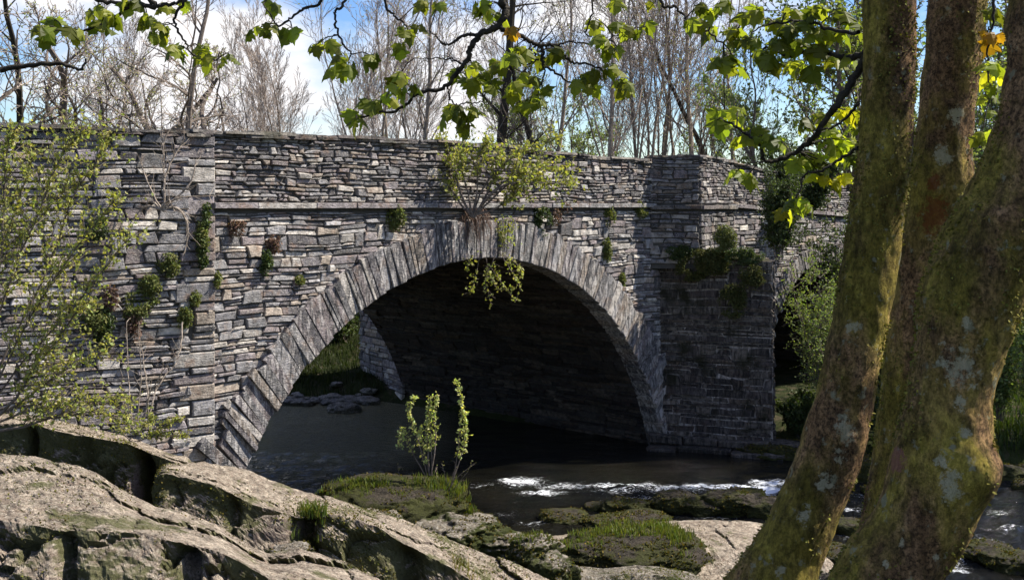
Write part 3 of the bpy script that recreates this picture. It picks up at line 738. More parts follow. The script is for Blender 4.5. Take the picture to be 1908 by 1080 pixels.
def grass_at(px, py, d, spr, n, h, **kw):
    k = max(1, n//14)
    for _ in range(k):
        p = drop(px+rnd.gauss(0, spr), py, d+rnd.gauss(0, .18)); blades(gm, (p.x, p.y, p.z-.02), .09, n//k, h, **kw)
grass_at(690, 890, 17.4, 38, 900, .13); grass_at(820, 905, 17.6, 22, 900, .19); grass_at(640, 905, 17.2, 25, 300, .10); grass_at(870, 940, 18.2, 12, 320, .17)
grass_at(578, 975, 12.9, 11, 700, .20); grass_at(592, 1000, 12.85, 8, 260, .14); grass_at(560, 905, 14.8, 22, 160, .10)
grass_at(1180, 985, 16.9, 55, 1500, .13); grass_at(1260, 990, 16.6, 14, 500, .20); grass_at(1090, 1000, 16.6, 25, 400, .12); grass_at(1240, 975, 17.2, 10, 160, .18)
grass_at(985, 1010, 15.8, 20, 300, .12); grass_at(860, 1050, 13.3, 12, 160, .16, col=(1.3, 1, 1)); grass_at(330, 985, 8.6, 10, 0, .1)
for _ in range(2600):
    px = U(505, 720); d = U(31.8, 40); x = (px-HX)/F*d; blades(gm, (x, d, H(x, d)-.02), .25, 4, .28, wd=.010, col=(.22, .27, .25))  # far bank blades coloured dark to stand in for shadow there
for _ in range(1800):
    px = U(1640, 2000); d = U(23, 33); x = (px-HX)/F*d
    if segd(x, d) > 7.4: blades(gm, (x, d, H(x, d)-.02), .25, 4, .35, wd=.012, col=(.4, .5, .5))
tag(gm.build('grass', M_GRASS), kind='stuff')

# ------------------------------------------------------------------ foliage builders
def grow(out, p, d, Ln, r, lvl, P, tend=None):
    n = max(3, int(Ln/P['seg'][min(lvl, len(P['seg'])-1)])); pts = [p.copy()]; rad = [r]; st = Ln/n; wan = P['wander'][lvl]; up = P['up'][lvl]
    tip = P.get('tip', .25)
    for i in range(n):
        d = (d+rdir()*wan+Vector((0, 0, up))).normalized(); p = p+d*st; pts.append(p.copy()); rad.append(max(P['rmin'], r*(1-(1-tip)*(i+1)/n)))
    out.append((pts, rad, lvl))
    if lvl+1 >= len(P['wander']): return
    nc = P['n'][lvl]; s0 = P['start'][lvl]
    for k in range(nc):
        t = s0+(1-s0)*(k+U(0, .9))/nc; i = min(n-1, int(t*n)); q = pts[i].lerp(pts[i+1], t*n-i); dd = (pts[i+1]-pts[i]).normalized()
        ax = dd.cross(rdir()); 
        if ax.length < .05: continue
        an = P['ang'][lvl]*U(.7, 1.3); nd = (dd*cos(an)+ax.normalized()*sin(an)).normalized()
        grow(out, q, nd, Ln*P['ratio'][lvl]*U(.6, 1.2)*(1-.55*(t-s0)/(1-s0+1e-6)), max(P['rmin'], rad[i]*P['rr'][lvl]), lvl+1, P)
def make_tree(name, P, hgt, r, mats, leafsize=0, nleaf=0, seed=0, lean=(0, 0), trunklv=2, stems=1, leafcol=None):
    global rnd, U
    keep = rnd.getstate(); rnd.seed(seed)
    root = empty(name); out = []
    for k in range(stems):
        off = Vector((U(-.5, .5), U(-.5, .5), 0))*(1 if stems > 1 else 0)
        grow(out, off, Vector((lean[0]+(U(-.18, .18) if stems > 1 else 0), lean[1], 1)).normalized(), hgt*(U(.75, 1.05) if stems > 1 else 1), r*(U(.6, 1) if stems > 1 else 1), 0, P)
    tm, cm, lm = MB(), MB(), MB()
    for pts, rad, lv in out:
        if lv < trunklv: tube(tm, pts, rad, 7 if lv == 0 else 5, (U(.8, 1.1),)*3)
        else: tube(cm, pts, rad, 3, (U(.8, 1.15),)*3)
        if nleaf and lv >= len(P['wander'])-2:
            for q in pts[1:]:
                for _ in range(int(nleaf)+(1 if rnd.random() < nleaf-int(nleaf) else 0)): leaf(lm, q+rdir()*U(0, .12), leafsize*U(.6, 1.3))
    tm.build('trunk', mats[0], root); cm.build('crown', mats[1], root)
    if lm.v: lm.build('foliage', mats[2], root)
    rnd.setstate(keep); return root
placed = {}
def put(src, px, d, sc_, rz, label, group='trees beyond the bridge', cat='tree', zoff=0, z=None, sx=1):
    if src.name not in placed: placed[src.name] = 1; r_ = src
    else:
        r_ = src.copy(); COL.objects.link(r_)
        for ch in src.children: c = ch.copy(); COL.objects.link(c); c.parent = r_
    x = (px-HX)/F*d; r_.location = (x, d, (H(x, d) if z is None else z)-.15+zoff); r_.rotation_euler = (0, 0, rz); r_.scale = (sc_*sx, sc_*sx, sc_)
    tag(r_, label, cat, group); return r_
P_OAK = dict(seg=[.45, .35, .3, .25], wander=[.30, .38, .42, .4], up=[.10, .06, .05, .05], n=[11, 9, 9], start=[.25, .2, .15], ang=[1.0, .9, .8], ratio=[.55, .5, .45], rr=[.5, .5, .5], rmin=.011, tip=.3)
P_POLE = dict(seg=[.7, .4, .3, .25], wander=[.10, .20, .24, .28], up=[.03, .12, .12, .08], n=[19, 8, 6], start=[.20, .2, .2], ang=[.65, .65, .7], ratio=[.36, .5, .5], rr=[.4, .5, .6], rmin=.009, tip=.15)
P_BIRCH = dict(seg=[.6, .4, .3, .25], wander=[.10, .15, .18, .24], up=[.03, .09, .06, .02], n=[22, 11, 8], start=[.16, .2, .2], ang=[.55, .45, .45], ratio=[.5, .45, .45], rr=[.35, .45, .55], rmin=.0075, tip=.12)
P_SCRUB = dict(seg=[.4, .3, .25, .2], wander=[.2, .25, .3, .35], up=[.05, .08, .06, .03], n=[13, 9, 7], start=[.08, .15, .2], ang=[.7, .7, .7], ratio=[.55, .5, .45], rr=[.5, .5, .6], rmin=.010, tip=.2)
gnarl = make_tree('gnarled_tree', P_OAK, 8.5, .24, (M_BARK, M_TWIG, M_YLEAF), .065, .35, seed=3, lean=(.1, 0))
gnarl2 = make_tree('gnarled_tree', P_OAK, 9.5, .22, (M_BARK, M_TWIG, M_YLEAF), .065, .5, seed=8, lean=(-.15, 0))
pole = make_tree('ash_tree', P_POLE, 15.5, .13, (M_PALEB, M_TWIG, M_YLEAF), .07, .22, seed=5, trunklv=1)
pole2 = make_tree('ash_tree', dict(P_POLE, n=[12, 6, 5]), 14.5, .085, (M_PALEB, M_TWIG, M_YLEAF), .07, .16, seed=6, stems=6, trunklv=1)
pole3 = make_tree('ash_tree', dict(P_POLE, wander=[.16, .24, .28, .3], n=[13, 7, 6], ang=[.85, .8, .8]), 13, .17, (M_DARKB, M_BARK, M_YLEAF), .07, .5, seed=41, trunklv=1)
birch = make_tree('birch_tree', P_BIRCH, 10.5, .12, (M_BARK, M_TWIG, M_YLEAF), seed=9, stems=2, trunklv=1)
scrub = make_tree('hazel_bush', P_SCRUB, 4.6, .06, (M_BARK, M_TWIG, M_YLEAF), .06, .35, seed=12, stems=5, trunklv=1)
leafy = make_tree('leafing_tree', P_SCRUB, 9.5, .18, (M_BARK, M_BARK, M_GLEAF), .13, 1, seed=14, trunklv=2, stems=2)
dark = make_tree('tall_bare_tree', dict(P_POLE, wander=[.04, .2, .25, .3], up=[.02, .02, .0, .0], n=[24, 7, 5], start=[.12, .2, .2], ang=[1.1, .7, .7], ratio=[.24, .5, .5]), 16, .27, (M_DARKB, M_BARK, M_YLEAF), seed=21)
slim = make_tree('crooked_tree', dict(P_OAK, wander=[.13, .3, .4, .4], n=[12, 8, 7], start=[.3, .2, .2], ratio=[.36, .5, .5]), 10.5, .15, (M_BARK, M_TWIG, M_YLEAF), seed=33)
BG = [(dark, 925, 44, 1.0, 0, 'thick dark straight trunk rising behind the middle of the bridge', 1),
 (slim, 300, 38, 1.05, .4, 'crooked dark slender tree standing behind the left part of the parapet', 1),
 (gnarl, 405, 40, .92, 1.0, 'gnarled twisting low tree right of the crooked slender one behind the parapet', 1),
 (gnarl2, 235, 42, .9, 2.2, 'gnarled bent tree just left of the crooked slender tree', 1),
 (gnarl, 140, 40, 1.05, 3.9, 'spreading gnarled tree behind the left end of the wall', 1),
 (gnarl2, 40, 38, 1.15, 5.2, 'spreading tree with small spring leaves at the far left', 1),
 (gnarl, 350, 62, 1.25, 2.9, 'distant twisted tree whose crown fills the gap above the left parapet', 1),
 (birch, 550, 50, .98, .8, 'fine twigged birch fanning up alone against the blue patch of sky', 1),
 (birch, 480, 66, 1.0, 2.0, 'distant birch left of the fanning birch', 1),
 (birch, 640, 60, .95, 4.0, 'distant birch right of the fanning birch', 1),
 (pole2, 720, 47, 1.0, .3, 'clump of bare upright stems left of the thick dark trunk', 1),
 (pole, 785, 46, 1.0, 1.3, 'slim bare pale tree just left of the thick dark trunk', 1),
 (pole, 1010, 50, 1.05, 3.1, 'slim bare tree first to the right of the thick dark trunk', 1),
 (leafy, 1085, 52, .78, 0, 'green leafing tree among bare ones behind the middle right parapet', 1),
 (pole, 1140, 43, .95, .9, 'bare pale stem just right of the green leafing tree behind the parapet', 1),
 (pole2, 1175, 44, 1.05, 1.9, 'clump of bare pale stems above the arch right shoulder', 1),
 (pole2, 1245, 46, 1.12, 3.3, 'fan of bare pale stems behind the parapet left of the refuge', 1),
 (pole, 1290, 44, 1.02, 4.1, 'bare pale stem directly above the refuge', 1),
 (pole, 1385, 52, .9, .2, 'slim bare tree between the refuge and the ivy clad tree', 1),
 (pole3, 985, 42, 1.0, .5, 'dark crooked budding tree right beside the thick dark trunk', 1),
 (pole3, 1350, 44, .95, 1.2, 'dark crooked budding tree just right of the refuge', 1),
 (pole3, 95, 44, 1.15, 3.3, 'dark budding tree among the gnarled ones at the left', 1),
 (leafy, 1000, 70, .9, 2.2, 'far green leafing tree between the thick trunk and the arch shoulder', 1),
 (leafy, 1300, 64, .75, 5.2, 'far green leafing tree low behind the refuge', 1),
 (birch, 760, 78, 1.25, 5.0, 'hazy distant birch behind the slim pale tree', 1),
 (birch, 980, 76, 1.2, 1.0, 'hazy distant birch right behind the thick dark trunk', 1),
 (birch, 1130, 80, 1.2, 3.0, 'hazy distant birch behind the green leafing tree', 1),
 (birch, 200, 72, 1.3, 2.7, 'hazy distant birch at the left above the wing wall', 1),
 (gnarl2, 90, 66, 1.4, 1.1, 'large distant tree in the top left corner', 1),
 (leafy, 1460, 38, .82, 1.6, 'leafing tree with dark ivy clad trunk left of the front stems', .8),
 (leafy, 1570, 40, 1.15, 3.0, 'tall pale green leafing tree just left of the front stems', 1),
 (leafy, 1790, 42, 1.2, 4.4, 'tall green tree seen in the gap between the front stems', 1),
 (leafy, 1880, 34, 1.0, 5.7, 'green tree filling the upper right corner behind the stems', 1),
 (leafy, 1700, 46, 1.25, .7, 'green tree behind the two left front stems', 1),
 (scrub, 60, 33, 1.0, .3, 'leafing hazel bush behind the left end of the parapet', 1),
 (scrub, 175, 36, .95, 1.7, 'budding hazel bush behind the parapet left of the crooked tree', 1),
 (scrub, 460, 46, .9, 2.6, 'budding hazel bush behind the parapet below the birch', 1),
 (scrub, 680, 46, .9, 3.6, 'budding hazel bush behind the parapet below the bare stems', 1),
 (scrub, 1060, 40, .85, 4.6, 'green hazel bush behind the parapet right of the thick trunk', 1),
 (leafy, 2150, 23.5, .85, 2.2, 'unseen leafing tree added to shade the right bank, beyond the right edge of the view', 1),  # this tree and the next are out of view, added to cast shade leftward
 (leafy, 2300, 27, 1.0, 3.2, 'tallest unseen leafing tree added to shade the right bank, beyond the right edge', 1),
 (scrub, 1400, 33, .75, 5.6, 'dark hazel bush behind the parapet right of the refuge', 1)]
for (src, px, d, k, rz, lab, sx) in BG:
    grp = 'bare and leafing trees beyond the bridge' if src is not scrub else 'hazel bushes beyond the parapet'
    put(src, px, d, k, rz, lab, grp, 'tree' if src is not scrub else 'bush', z=(3.2 if d < 60 else None), sx=sx)

# right bank undergrowth and the bush before the second arch
def bush(name, label, c, r, n, leafs, mat, seed, group=None, cat='bush', stem=.012, hang=0, up=.08, stems=9, leafk=3, sub=6):
    keep = rnd.getstate(); rnd.seed(seed); root = empty(name, c); sm, lm = MB(), MB(); c = Vector(c)
    for k in range(stems):
        a = U(0, 2*pi); d = Vector((cos(a)*r[0]*U(.2, 1), sin(a)*r[1]*U(.2, 1), r[2]*U(.6, 1.1))); Ln = d.length; d.normalize(); p = c+Vector((U(-.1, .1)*r[0], U(-.1, .1)*r[1], 0)); pts = [p.copy()]; m_ = 9
        for i in range(m_): d = (d+rdir()*.14+Vector((0, 0, up-hang*i*.06))).normalized(); p = p+d*Ln/m_; pts.append(p.copy())
        tube(sm, pts, [stem*(1-.7*i/m_) for i in range(m_+1)], 4)
        for i in range(2, m_+1):
            for _ in range(sub):
                dd = (rdir()+d*.6).normalized(); q = pts[i]; l2 = Ln*U(.08, .26); tp = [q, q+dd*l2*.5+rdir()*.02, q+dd*l2+Vector((0, 0, U(-.05, .08)))*l2]
                tube(sm, tp, [stem*.35, stem*.25, stem*.15], 3)
                for u in range(n):
                    t = U(.15, 1); w_ = tp[0].lerp(tp[1], t*2) if t < .5 else tp[1].lerp(tp[2], t*2-1)
                    leaf(lm, w_+rdir()*leafs*.5, leafs*U(.6, 1.3))
    sm.build('stems', M_BARK, root); lm.build('foliage', mat, root); rnd.setstate(keep)
    return tag(root, label, cat, group)
def Pz(px, z, d): return ((px-HX)/F*d, d, z)
bush('leafy_bush', 'green leafy bush hanging over the second arch beside the pier', Pz(1545, 1.0, 25.0), (1.6, .9, 2.9), 10, .05, M_GLEAF, 51, stems=16, sub=8)
bush('leafy_bush', 'pale green climbing bush on the wall above the second arch', Pz(1450, 4.2, 27.2), (.9, .5, 2.0), 18, .055, M_DLEAF, 52, stems=12, sub=8)
bush('leafy_bush', 'tangled green bush growing over the parapet right of the refuge', Pz(1500, 5.2, 29.5), (1.8, .6, 1.7), 16, .07, M_DLEAF, 53, stems=13, sub=8)
for i, (px, d, z, rx, rz, lab) in enumerate([(1640, 25.5, .5, 1.0, 2.6, 'dark leafy undergrowth between the two front stems'), (1720, 30, 1.2, 1.5, 3.4, 'dark leafy undergrowth behind the middle front stem'),
    (1860, 25, .7, .9, 2.4, 'sunlit green bush on the right bank at the right edge'), (1915, 27, 1.5, 1.6, 3.2, 'tall green bush at the right edge behind the shore'),
    (1800, 30, 1.4, 1.5, 3.6, 'green bush on the right bank behind the thick front stem'), (1600, 29, 2.0, 1.3, 3.0, 'leafy bush at the right end of the bridge'), (1960, 24.2, .5, 1.0, 1.8, 'low green bush by the water at the right edge'),
    (1580, 24.4, .35, .6, 1.1, 'low ferny bush at the mouth of the second arch'), (1640, 24.0, .3, .8, 2.9, 'tall dark bush just behind the left front stem'), (1490, 25.6, .2, .7, .9, 'low dark bush between the pier foot and the second arch')]):
    bush('bank_bush', lab, Pz(px, z, d), (rx, rx*.8, rz), 14, .07, M_GLEAF if px > 1840 else M_DLEAF, 60+i, group='bushes on the right bank', stems=12, sub=8)
# far bank seen through the arch
for i, (px, d) in enumerate([(585, 37), (640, 36), (690, 38), (540, 38), (610, 41)]):
    x = (px-HX)/F*d; bush('bank_bush', ['dark green bush on the far bank seen through the left of the arch', 'green bush on the far bank in the middle of the arch gap', 'green bush behind the upstream cutwater', 'dark bush on the far bank at the arch edge', 'tall bush higher up the far bank'][i], (x, d, H(x, d)), (1.3, 1.0, 1.5), 12, .08, M_DLEAF, 80+i, group='bushes on the far bank', stems=9)

# ------------------------------------------------------------------ shrub at the left, in front of the wing wall
def trace_shrub(name, label, paths, d, leafs, mat, seed, nl=6, sub=5, rad=.014, spread=.35, barkm=None, start=.3, cat='shrub', dv=.5):
    keep = rnd.getstate(); rnd.seed(seed); c0 = unp(paths[0][0][0], paths[0][0][1], d); root = empty(name, c0); sm, lm = MB(), MB()
    for P_ in paths:
        dd = U(-dv, dv); pts = [unp(x, y, d+dd*(i/(len(P_)-1))) for i, (x, y) in enumerate(P_)]
        pts = [Vector(p) for p in catmull(pts, 5)]; n = len(pts)
        for i in range(1, n-1): pts[i] = pts[i]+rdir()*.008
        r0 = rad*U(.7, 1.2); tube(sm, pts, [r0*(1-.8*i/n)+.002 for i in range(n)], 5)
        for i in range(int(n*start), n):
            for _ in range(sub):
                ax = (pts[min(i+1, n-1)]-pts[i-1]).normalized(); d_ = (rdir()*.8+ax*.7+Vector((0, 0, .25))).normalized(); l2 = spread*U(.3, 1)*(1.15-i/n*.5)
                tp = [pts[i]]; 
                for u in range(4): d_ = (d_+rdir()*.18).normalized(); tp.append(tp[-1]+d_*l2/4)
                tube(sm, tp, [.004, .0035, .003, .0025, .002], 3)
                for u in range(nl):
                    k = rnd.randint(1, 4); leaf(lm, tp[k-1].lerp(tp[k], rnd.random())+rdir()*leafs*.3, leafs*U(.6, 1.3))
    sm.build('stems', barkm or M_BARK, root)
    if lm.v: lm.build('foliage', mat, root)
    rnd.setstate(keep); return tag(root, label, cat)
trace_shrub('willow_shrub', 'large yellow green budding shrub at the left edge before the wing wall',
  [[(-60, 800), (0, 700), (50, 600), (100, 520), (160, 440), (215, 370)], [(-60, 800), (-20, 640), (20, 520), (70, 400), (110, 300), (150, 250)], [(-70, 800), (-10, 560), (5, 420), (10, 320), (20, 250)],
   [(-50, 800), (30, 690), (110, 600), (180, 520), (240, 440)], [(-40, 800), (50, 740), (120, 690), (190, 660)], [(-90, 800), (-40, 600), (0, 470), (40, 360), (60, 290)], [(-60, 810), (40, 770), (120, 752), (210, 745)],
   [(-50, 800), (20, 640), (90, 500), (130, 380), (180, 300), (200, 260)], [(-40, 805), (30, 740), (60, 690), (100, 640), (150, 570)], [(-100, 700), (-20, 500), (60, 420), (120, 350)], [(-30, 810), (60, 790), (150, 765), (240, 780)]],
  11.6, .045, M_YLEAF, 91, nl=7, sub=6, spread=.62)
trace_shrub('willow_shrub', 'low budding shrub behind the rock ledge at the foot of the wing wall', [[(240, 820), (260, 800), (285, 780)], [(250, 822), (300, 800), (330, 780)], [(255, 822), (290, 812), (345, 812)], [(245, 822), (225, 800), (215, 780)]],
  13.7, .035, M_YLEAF, 92, nl=6, sub=5, spread=.18, rad=.006)
trace_shrub('bare_stems', 'pale bare thin stems standing against the wing wall beside the low shrub',
  [[(248, 800), (242, 740), (238, 690), (236, 600)], [(262, 805), (275, 745), (272, 700), (262, 640)], [(272, 800), (290, 730), (312, 695), (332, 672)], [(275, 790), (277, 740), (298, 700), (325, 660)], [(255, 800), (262, 700), (258, 620)], [(245, 790), (228, 745), (228, 700)], [(340, 600), (338, 640), (330, 670)]],
  14.0, .03, M_YLEAF, 93, nl=0, sub=1, spread=.25, rad=.011, barkm=M_PALEB)
# sapling growing from the wall top left
trace_shrub('wall_sapling', 'thin pale leafless sapling growing out of a tangle of roots on the wall corner',
  [[(307, 395), (306, 340), (305, 300), (303, 250), (301, 205), (297, 150)], [(306, 330), (325, 290), (345, 258)], [(303, 270), (318, 240), (352, 225)], [(300, 390), (275, 340), (262, 300)], [(310, 385), (355, 340), (365, 300)],
   [(300, 392), (330, 370), (400, 365)], [(298, 390), (280, 375), (262, 395)], [(300, 388), (315, 372), (325, 395)], [(300, 390), (270, 385), (240, 420)], [(302, 392), (330, 388), (350, 420), (345, 470)]],
  16.0, .03, M_DRY, 94, nl=0, sub=2, spread=.35, rad=.02, barkm=M_PALEB, dv=.25)
def clump(name, label, px, py, d, r, n, leafs, mat, seed, cat='plant', group=None, droop=.4, extra=0):
    keep = rnd.getstate(); rnd.seed(seed); c = unp(px, py, d); mb = MB()
    for _ in range(int(n)):
        q = rdir(); q = Vector((q.x*r[0], q.y*r[1], q.z*r[2]))*(rnd.random()**.5); f = fbm(c+q, 3, 4/max(r)*.3)
        if f < -.2: continue
        leaf(mb, c+q, leafs*U(.6, 1.3), d=(rdir()+Vector((0, -.5, -droop))).normalized())
    o = mb.build(name, mat, origin=c); rnd.setstate(keep); return tag(o, label, cat, group)
def wall_d(px, py=None):
    q = 1-.4016e-3*(px-380); return 16.86/q if px > 385 else None
def wing_d(px):
    # depth of the wing wall on column px
    k = (px-HX)/F; # A - D2*t
    t = (A.x-k*A.y)/(D2.x-k*D2.y); return A.y-D2.y*t
def wd(px): return (16.86/(1-.4016e-3*(px-380)) if px > 385 else wing_d(px))
TU = [(375, 447, .09, .22, 0, 'moss tuft upper right on the wing wall near its corner'), (378, 475, .07, .16, 1, 'dark moss tuft just below the corner tuft'), (385, 402, .06, .16, 1, 'dark ivy sprig at the left end of the string course'),
 (495, 488, .09, .16, 1, 'green fern tuft on the spandrel right of the wall corner'), (278, 540, .14, .20, 0, 'olive moss cushion in the middle of the wing wall'), (252, 575, .15, .20, 0, 'large olive moss cushion left below the middle one'),
 (248, 605, .10, .18, 2, 'brown dead moss hanging under the large cushion'), (345, 590, .09, .13, 0, 'round bright green moss ball on the wing wall'), (365, 555, .06, .09, 0, 'little moss ball right above the round one'), (315, 493, .13, .14, 0, 'ragged moss clump left of the upper tuft'),
 (172, 590, .15, .20, 0, 'pale fern clump low on the wing wall behind the shrub'), (195, 610, .12, .24, 1, 'dark ivy clump right beside the pale fern clump'), (205, 555, .10, .16, 2, 'reddish dry plant on the wing wall'), (180, 428, .12, .13, 1, 'dark ivy clump high on the wing wall behind the shrub'),
 (440, 423, .13, .10, 2, 'reddish dry plant under the string course near the corner'), (735, 405, .16, .18, 0, 'green plant under the string course left of the arch crown'), (510, 455, .10, .12, 2, 'reddish dry stalks above the fern tuft'),
 (1005, 412, .20, .24, 1, 'dark ivy clump hanging right of the arch crown'), (1028, 402, .16, .16, 2, 'rust brown dry fern beside the dark ivy clump'), (1050, 385, .14, .10, 2, 'rust coloured moss on the string course right of the crown'),
 (1135, 400, .12, .18, 0, 'green tuft on the string course left of the refuge'), (1192, 390, .16, .16, 0, 'pale green tuft at the corner of the refuge'), (1130, 465, .10, .20, 0, 'green tuft on the right shoulder of the arch ring'), (1160, 520, .08, .12, 0, 'small tuft below the one on the arch shoulder'),
 (1232, 432, .36, .42, 3, 'large dark ivy mat on the shaded refuge wall'), (1350, 450, .22, .30, 0, 'dry grass tussock on the sloping pier cap'), (1290, 500, .30, .22, 3, 'brown moss patch on the pier face'), (1400, 515, .24, .22, 3, 'bright moss cushion at the right edge of the pier'),
 (1330, 490, .35, .2, 3, 'dark moss under the pier cap'), (1325, 474, .34, .14, 3, 'ragged moss along the left edge of the pier cap'), (1385, 476, .36, .15, 1, 'dark creeping green over the right edge of the pier cap'), (1270, 470, .30, .14, 1, 'dark ivy at the foot of the refuge wall'), (1365, 560, .25, .3, 3, 'dark creeping plant on the middle of the pier face'), (560, 520, .06, .06, 0, 'tiny tuft by the arch ring left haunch'), (405, 520, .05, .10, 0, 'tiny tuft right of the wall corner')]
for i, (px, py, rx, rz, k, lab) in enumerate(TU):
    d = wd(px)-.10
    if px > 1215: d = 25.45-(px-1230)*.0045 if py > 440 or px < 1303 else 25.6+(px-1303)*.035
    if px > 1215: d -= .08
    mt = [M_GLEAF if rnd.random() < .0 else M_MOSSG if False else M_MOSSL, M_DLEAF, M_DRY, M_MOSSL][k]
    if k == 0: mt = M_FERN
    clump('wall_plant', lab, px, py, d, (rx*1.35, .09, rz*1.35), (int(1500*rx*rz/.03)+300)*(.6 if k == 2 else 1), .042, mt, 200+i, cat='plant', group='plants rooted in the bridge wall', droop=.7)
# bush with bare roots growing from the string course over the crown
trace_shrub('wall_bush', 'yellow green bush rooted in the string course above the arch crown',
  [[(880, 405), (862, 370), (850, 330), (838, 290), (822, 262)], [(880, 405), (872, 360), (862, 320), (858, 285)], [(882, 405), (905, 365), (922, 330), (935, 300)], [(884, 405), (915, 360), (955, 330), (1010, 310), (1050, 320)], [(882, 402), (900, 350), (945, 300), (990, 280), (1030, 262)],
   [(880, 403), (862, 385), (838, 350), (815, 345)], [(884, 400), (920, 390), (950, 370), (960, 350)], [(884, 398), (930, 350), (985, 340), (1065, 345)], [(880, 400), (890, 350), (890, 300), (905, 265)], [(884, 400), (945, 345), (970, 320), (1000, 335)]],
  20.4, .068, M_YLEAF, 95, nl=7, sub=5, spread=.75, rad=.022, start=.45, dv=.35)
trace_shrub('hanging_twigs', 'leafy twigs dangling from the arch crown in front of the dark vault',
  [[(925, 470), (915, 495), (905, 520), (915, 565)], [(905, 480), (912, 510), (925, 535), (955, 540)], [(930, 470), (950, 500), (968, 530)], [(895, 470), (885, 520), (873, 545)], [(915, 500), (930, 520), (960, 560)], [(940, 475), (965, 495), (972, 515)], [(880, 475), (870, 500)]],
  20.6, .06, M_YLEAF, 96, nl=3, sub=2, spread=.22, rad=.008, start=.25)
clump('hanging_leaves', 'pale green leaf curtain hanging over the arch ring under the bush', 935, 440, wd(935)-.22, (.42, .1, .42), 420, .05, M_YLEAF, 300, 'plant')
# roots and dry stalks hanging below the bush
keep = rnd.getstate(); rnd.seed(5); mb = MB()
for i in range(110):
    a = unp(U(858, 905), U(388, 402), wd(880)-.12-U(0, .1)); p = a.copy(); d = Vector((U(-.7, .7), -.25, U(-.5, .1))).normalized(); pts = [p.copy()]; Ln = U(.3, .75)
    for k in range(7): d = (d+rdir()*.15+Vector((0, 0, -.35))).normalized(); p = p+d*Ln/7; pts.append(p.copy())
    tube(mb, pts, [.006, .005, .005, .004, .004, .003, .002, .002], 3, (U(.7, 1.4),)*3)
tag(mb.build('dry_roots', M_DRY, origin=unp(880, 395, wd(880)-.1)), 'reddish brown dry roots hanging below the bush onto the arch ring', 'roots')
rnd.setstate(keep)
# sapling on the hump in the river
trace_shrub('river_sapling', 'leafy young sapling with upright shoots on the mossy hump in the river',
  [[(795, 885), (782, 830), (768, 790), (762, 760), (772, 742)], [(792, 885), (765, 835), (752, 800), (745, 830)], [(800, 885), (797, 830), (795, 790), (802, 742)], [(803, 885), (812, 820), (808, 770), (815, 740)], [(838, 915), (852, 850), (858, 790), (860, 750), (852, 712)], [(838, 912), (862, 840), (868, 800), (866, 770)],
   [(800, 885), (790, 840), (785, 800)], [(806, 885), (802, 800), (800, 760)]],
  17.6, .050, M_PLEAF, 97, nl=3, sub=4, spread=.12, rad=.009, start=.28, dv=.1)
trace_shrub('bare_stems', 'thin leafless shoots at the right foot of the river sapling', [[(835, 915), (850, 890), (885, 862)], [(838, 918), (870, 880), (880, 858)], [(832, 905), (828, 880), (822, 862)], [(836, 918), (815, 890), (812, 870)], [(828, 915), (845, 880), (848, 860)], [(745, 885), (742, 870), (750, 872)]], 17.6, .02, M_YLEAF, 98, nl=1, sub=1, spread=.1, rad=.005, barkm=M_BARK, dv=.1)

# ------------------------------------------------------------------ the sycamore in front: three stems, hanging branches, leaves
SY = empty('sycamore_tree', (1.9, 4.6, 1.9), label='mossy many-stemmed sycamore in front at the right with hanging young leaves', cat='tree')
MOS = MB()
def stem(pts, d, spots, knobs=(), sides=72, seed=0):
    """pts: (column, row, width) of the stem's middle; spots: (column, row, radius, channel)"""
    C = catmull([(x, y, w_) for x, y, w_ in pts], 22); vs = []; cs = []; n = len(C); P3 = [unp(x, y, d) for x, y, w_ in C]
    for i, (x, y, w_) in enumerate(C):
        c = P3[i]; ax = (P3[min(i+1, n-1)]-P3[max(i-1, 0)]).normalized(); a = ax.cross(Vector((0, 1, 0))).normalized(); b = ax.cross(a); r = w_/2/F*d*abs(a.x if abs(a.x) > .3 else 1)
        for k in range(sides):
            t = 2*pi*k/sides; dr = a*cos(t)+b*sin(t); q = c+dr*r; sq = Vector((q.x*1.0, q.y, q.z*.55))+Vector((seed*5, 0, 0))
            e = .10*fbm(sq, 4, 3.2)+.05*fbm(sq, 4, 11)+.035*fbm(sq, 3, 30)
            rr = r*(1+e)
            px = HX+F*q.x/q.y; py = HY-F*(q.z-ZC)/q.y
            for (kx, ky, kr, kh) in knobs: rr += kh*math.exp(-((px-kx)**2+(py-ky)**2)/kr**2)
            vs.append(c+dr*rr); col = [0, 0, 0]
            if dr.y < .2:
                for (sx, sy, sr, ch) in spots:
                    g_ = math.exp(-((px-sx)**2+((py-sy)*(.8))**2)/sr**2); col[ch] = max(col[ch], g_)
            cs.append(tuple(col))
    mb = MB(); mb.v = [tuple(v) for v in vs]; mb.c = cs
    mb.f = [(i*sides+k, i*sides+(k+1) % sides, (i+1)*sides+(k+1) % sides, (i+1)*sides+k) for i in range(n-1) for k in range(sides)]; mb.m = [0]*len(mb.f)
    for _ in range(9000):
        i = rnd.randrange(2, n-3); k = rnd.randrange(sides); v = vs[i*sides+k].lerp(vs[(i+1)*sides+(k+1) % sides], rnd.random()); c = P3[i]; o_ = (v-c).normalized()
        if max(cs[i*sides+k]) > .35 or fbm(Vector((v.x, v.y, v.z*.5)), 4, 3.0) < U(-.15, .1): continue
        kk = U(.6, 1.6); leaf(MOS, v-o_*.002, U(.008, .018), d=(o_+rdir()*.7+Vector((0, 0, -.5))).normalized(), col=(kk*U(.9, 1.15), kk, kk*.7))
    return mb.build('stem', M_TRUNK, SY, smooth=True)
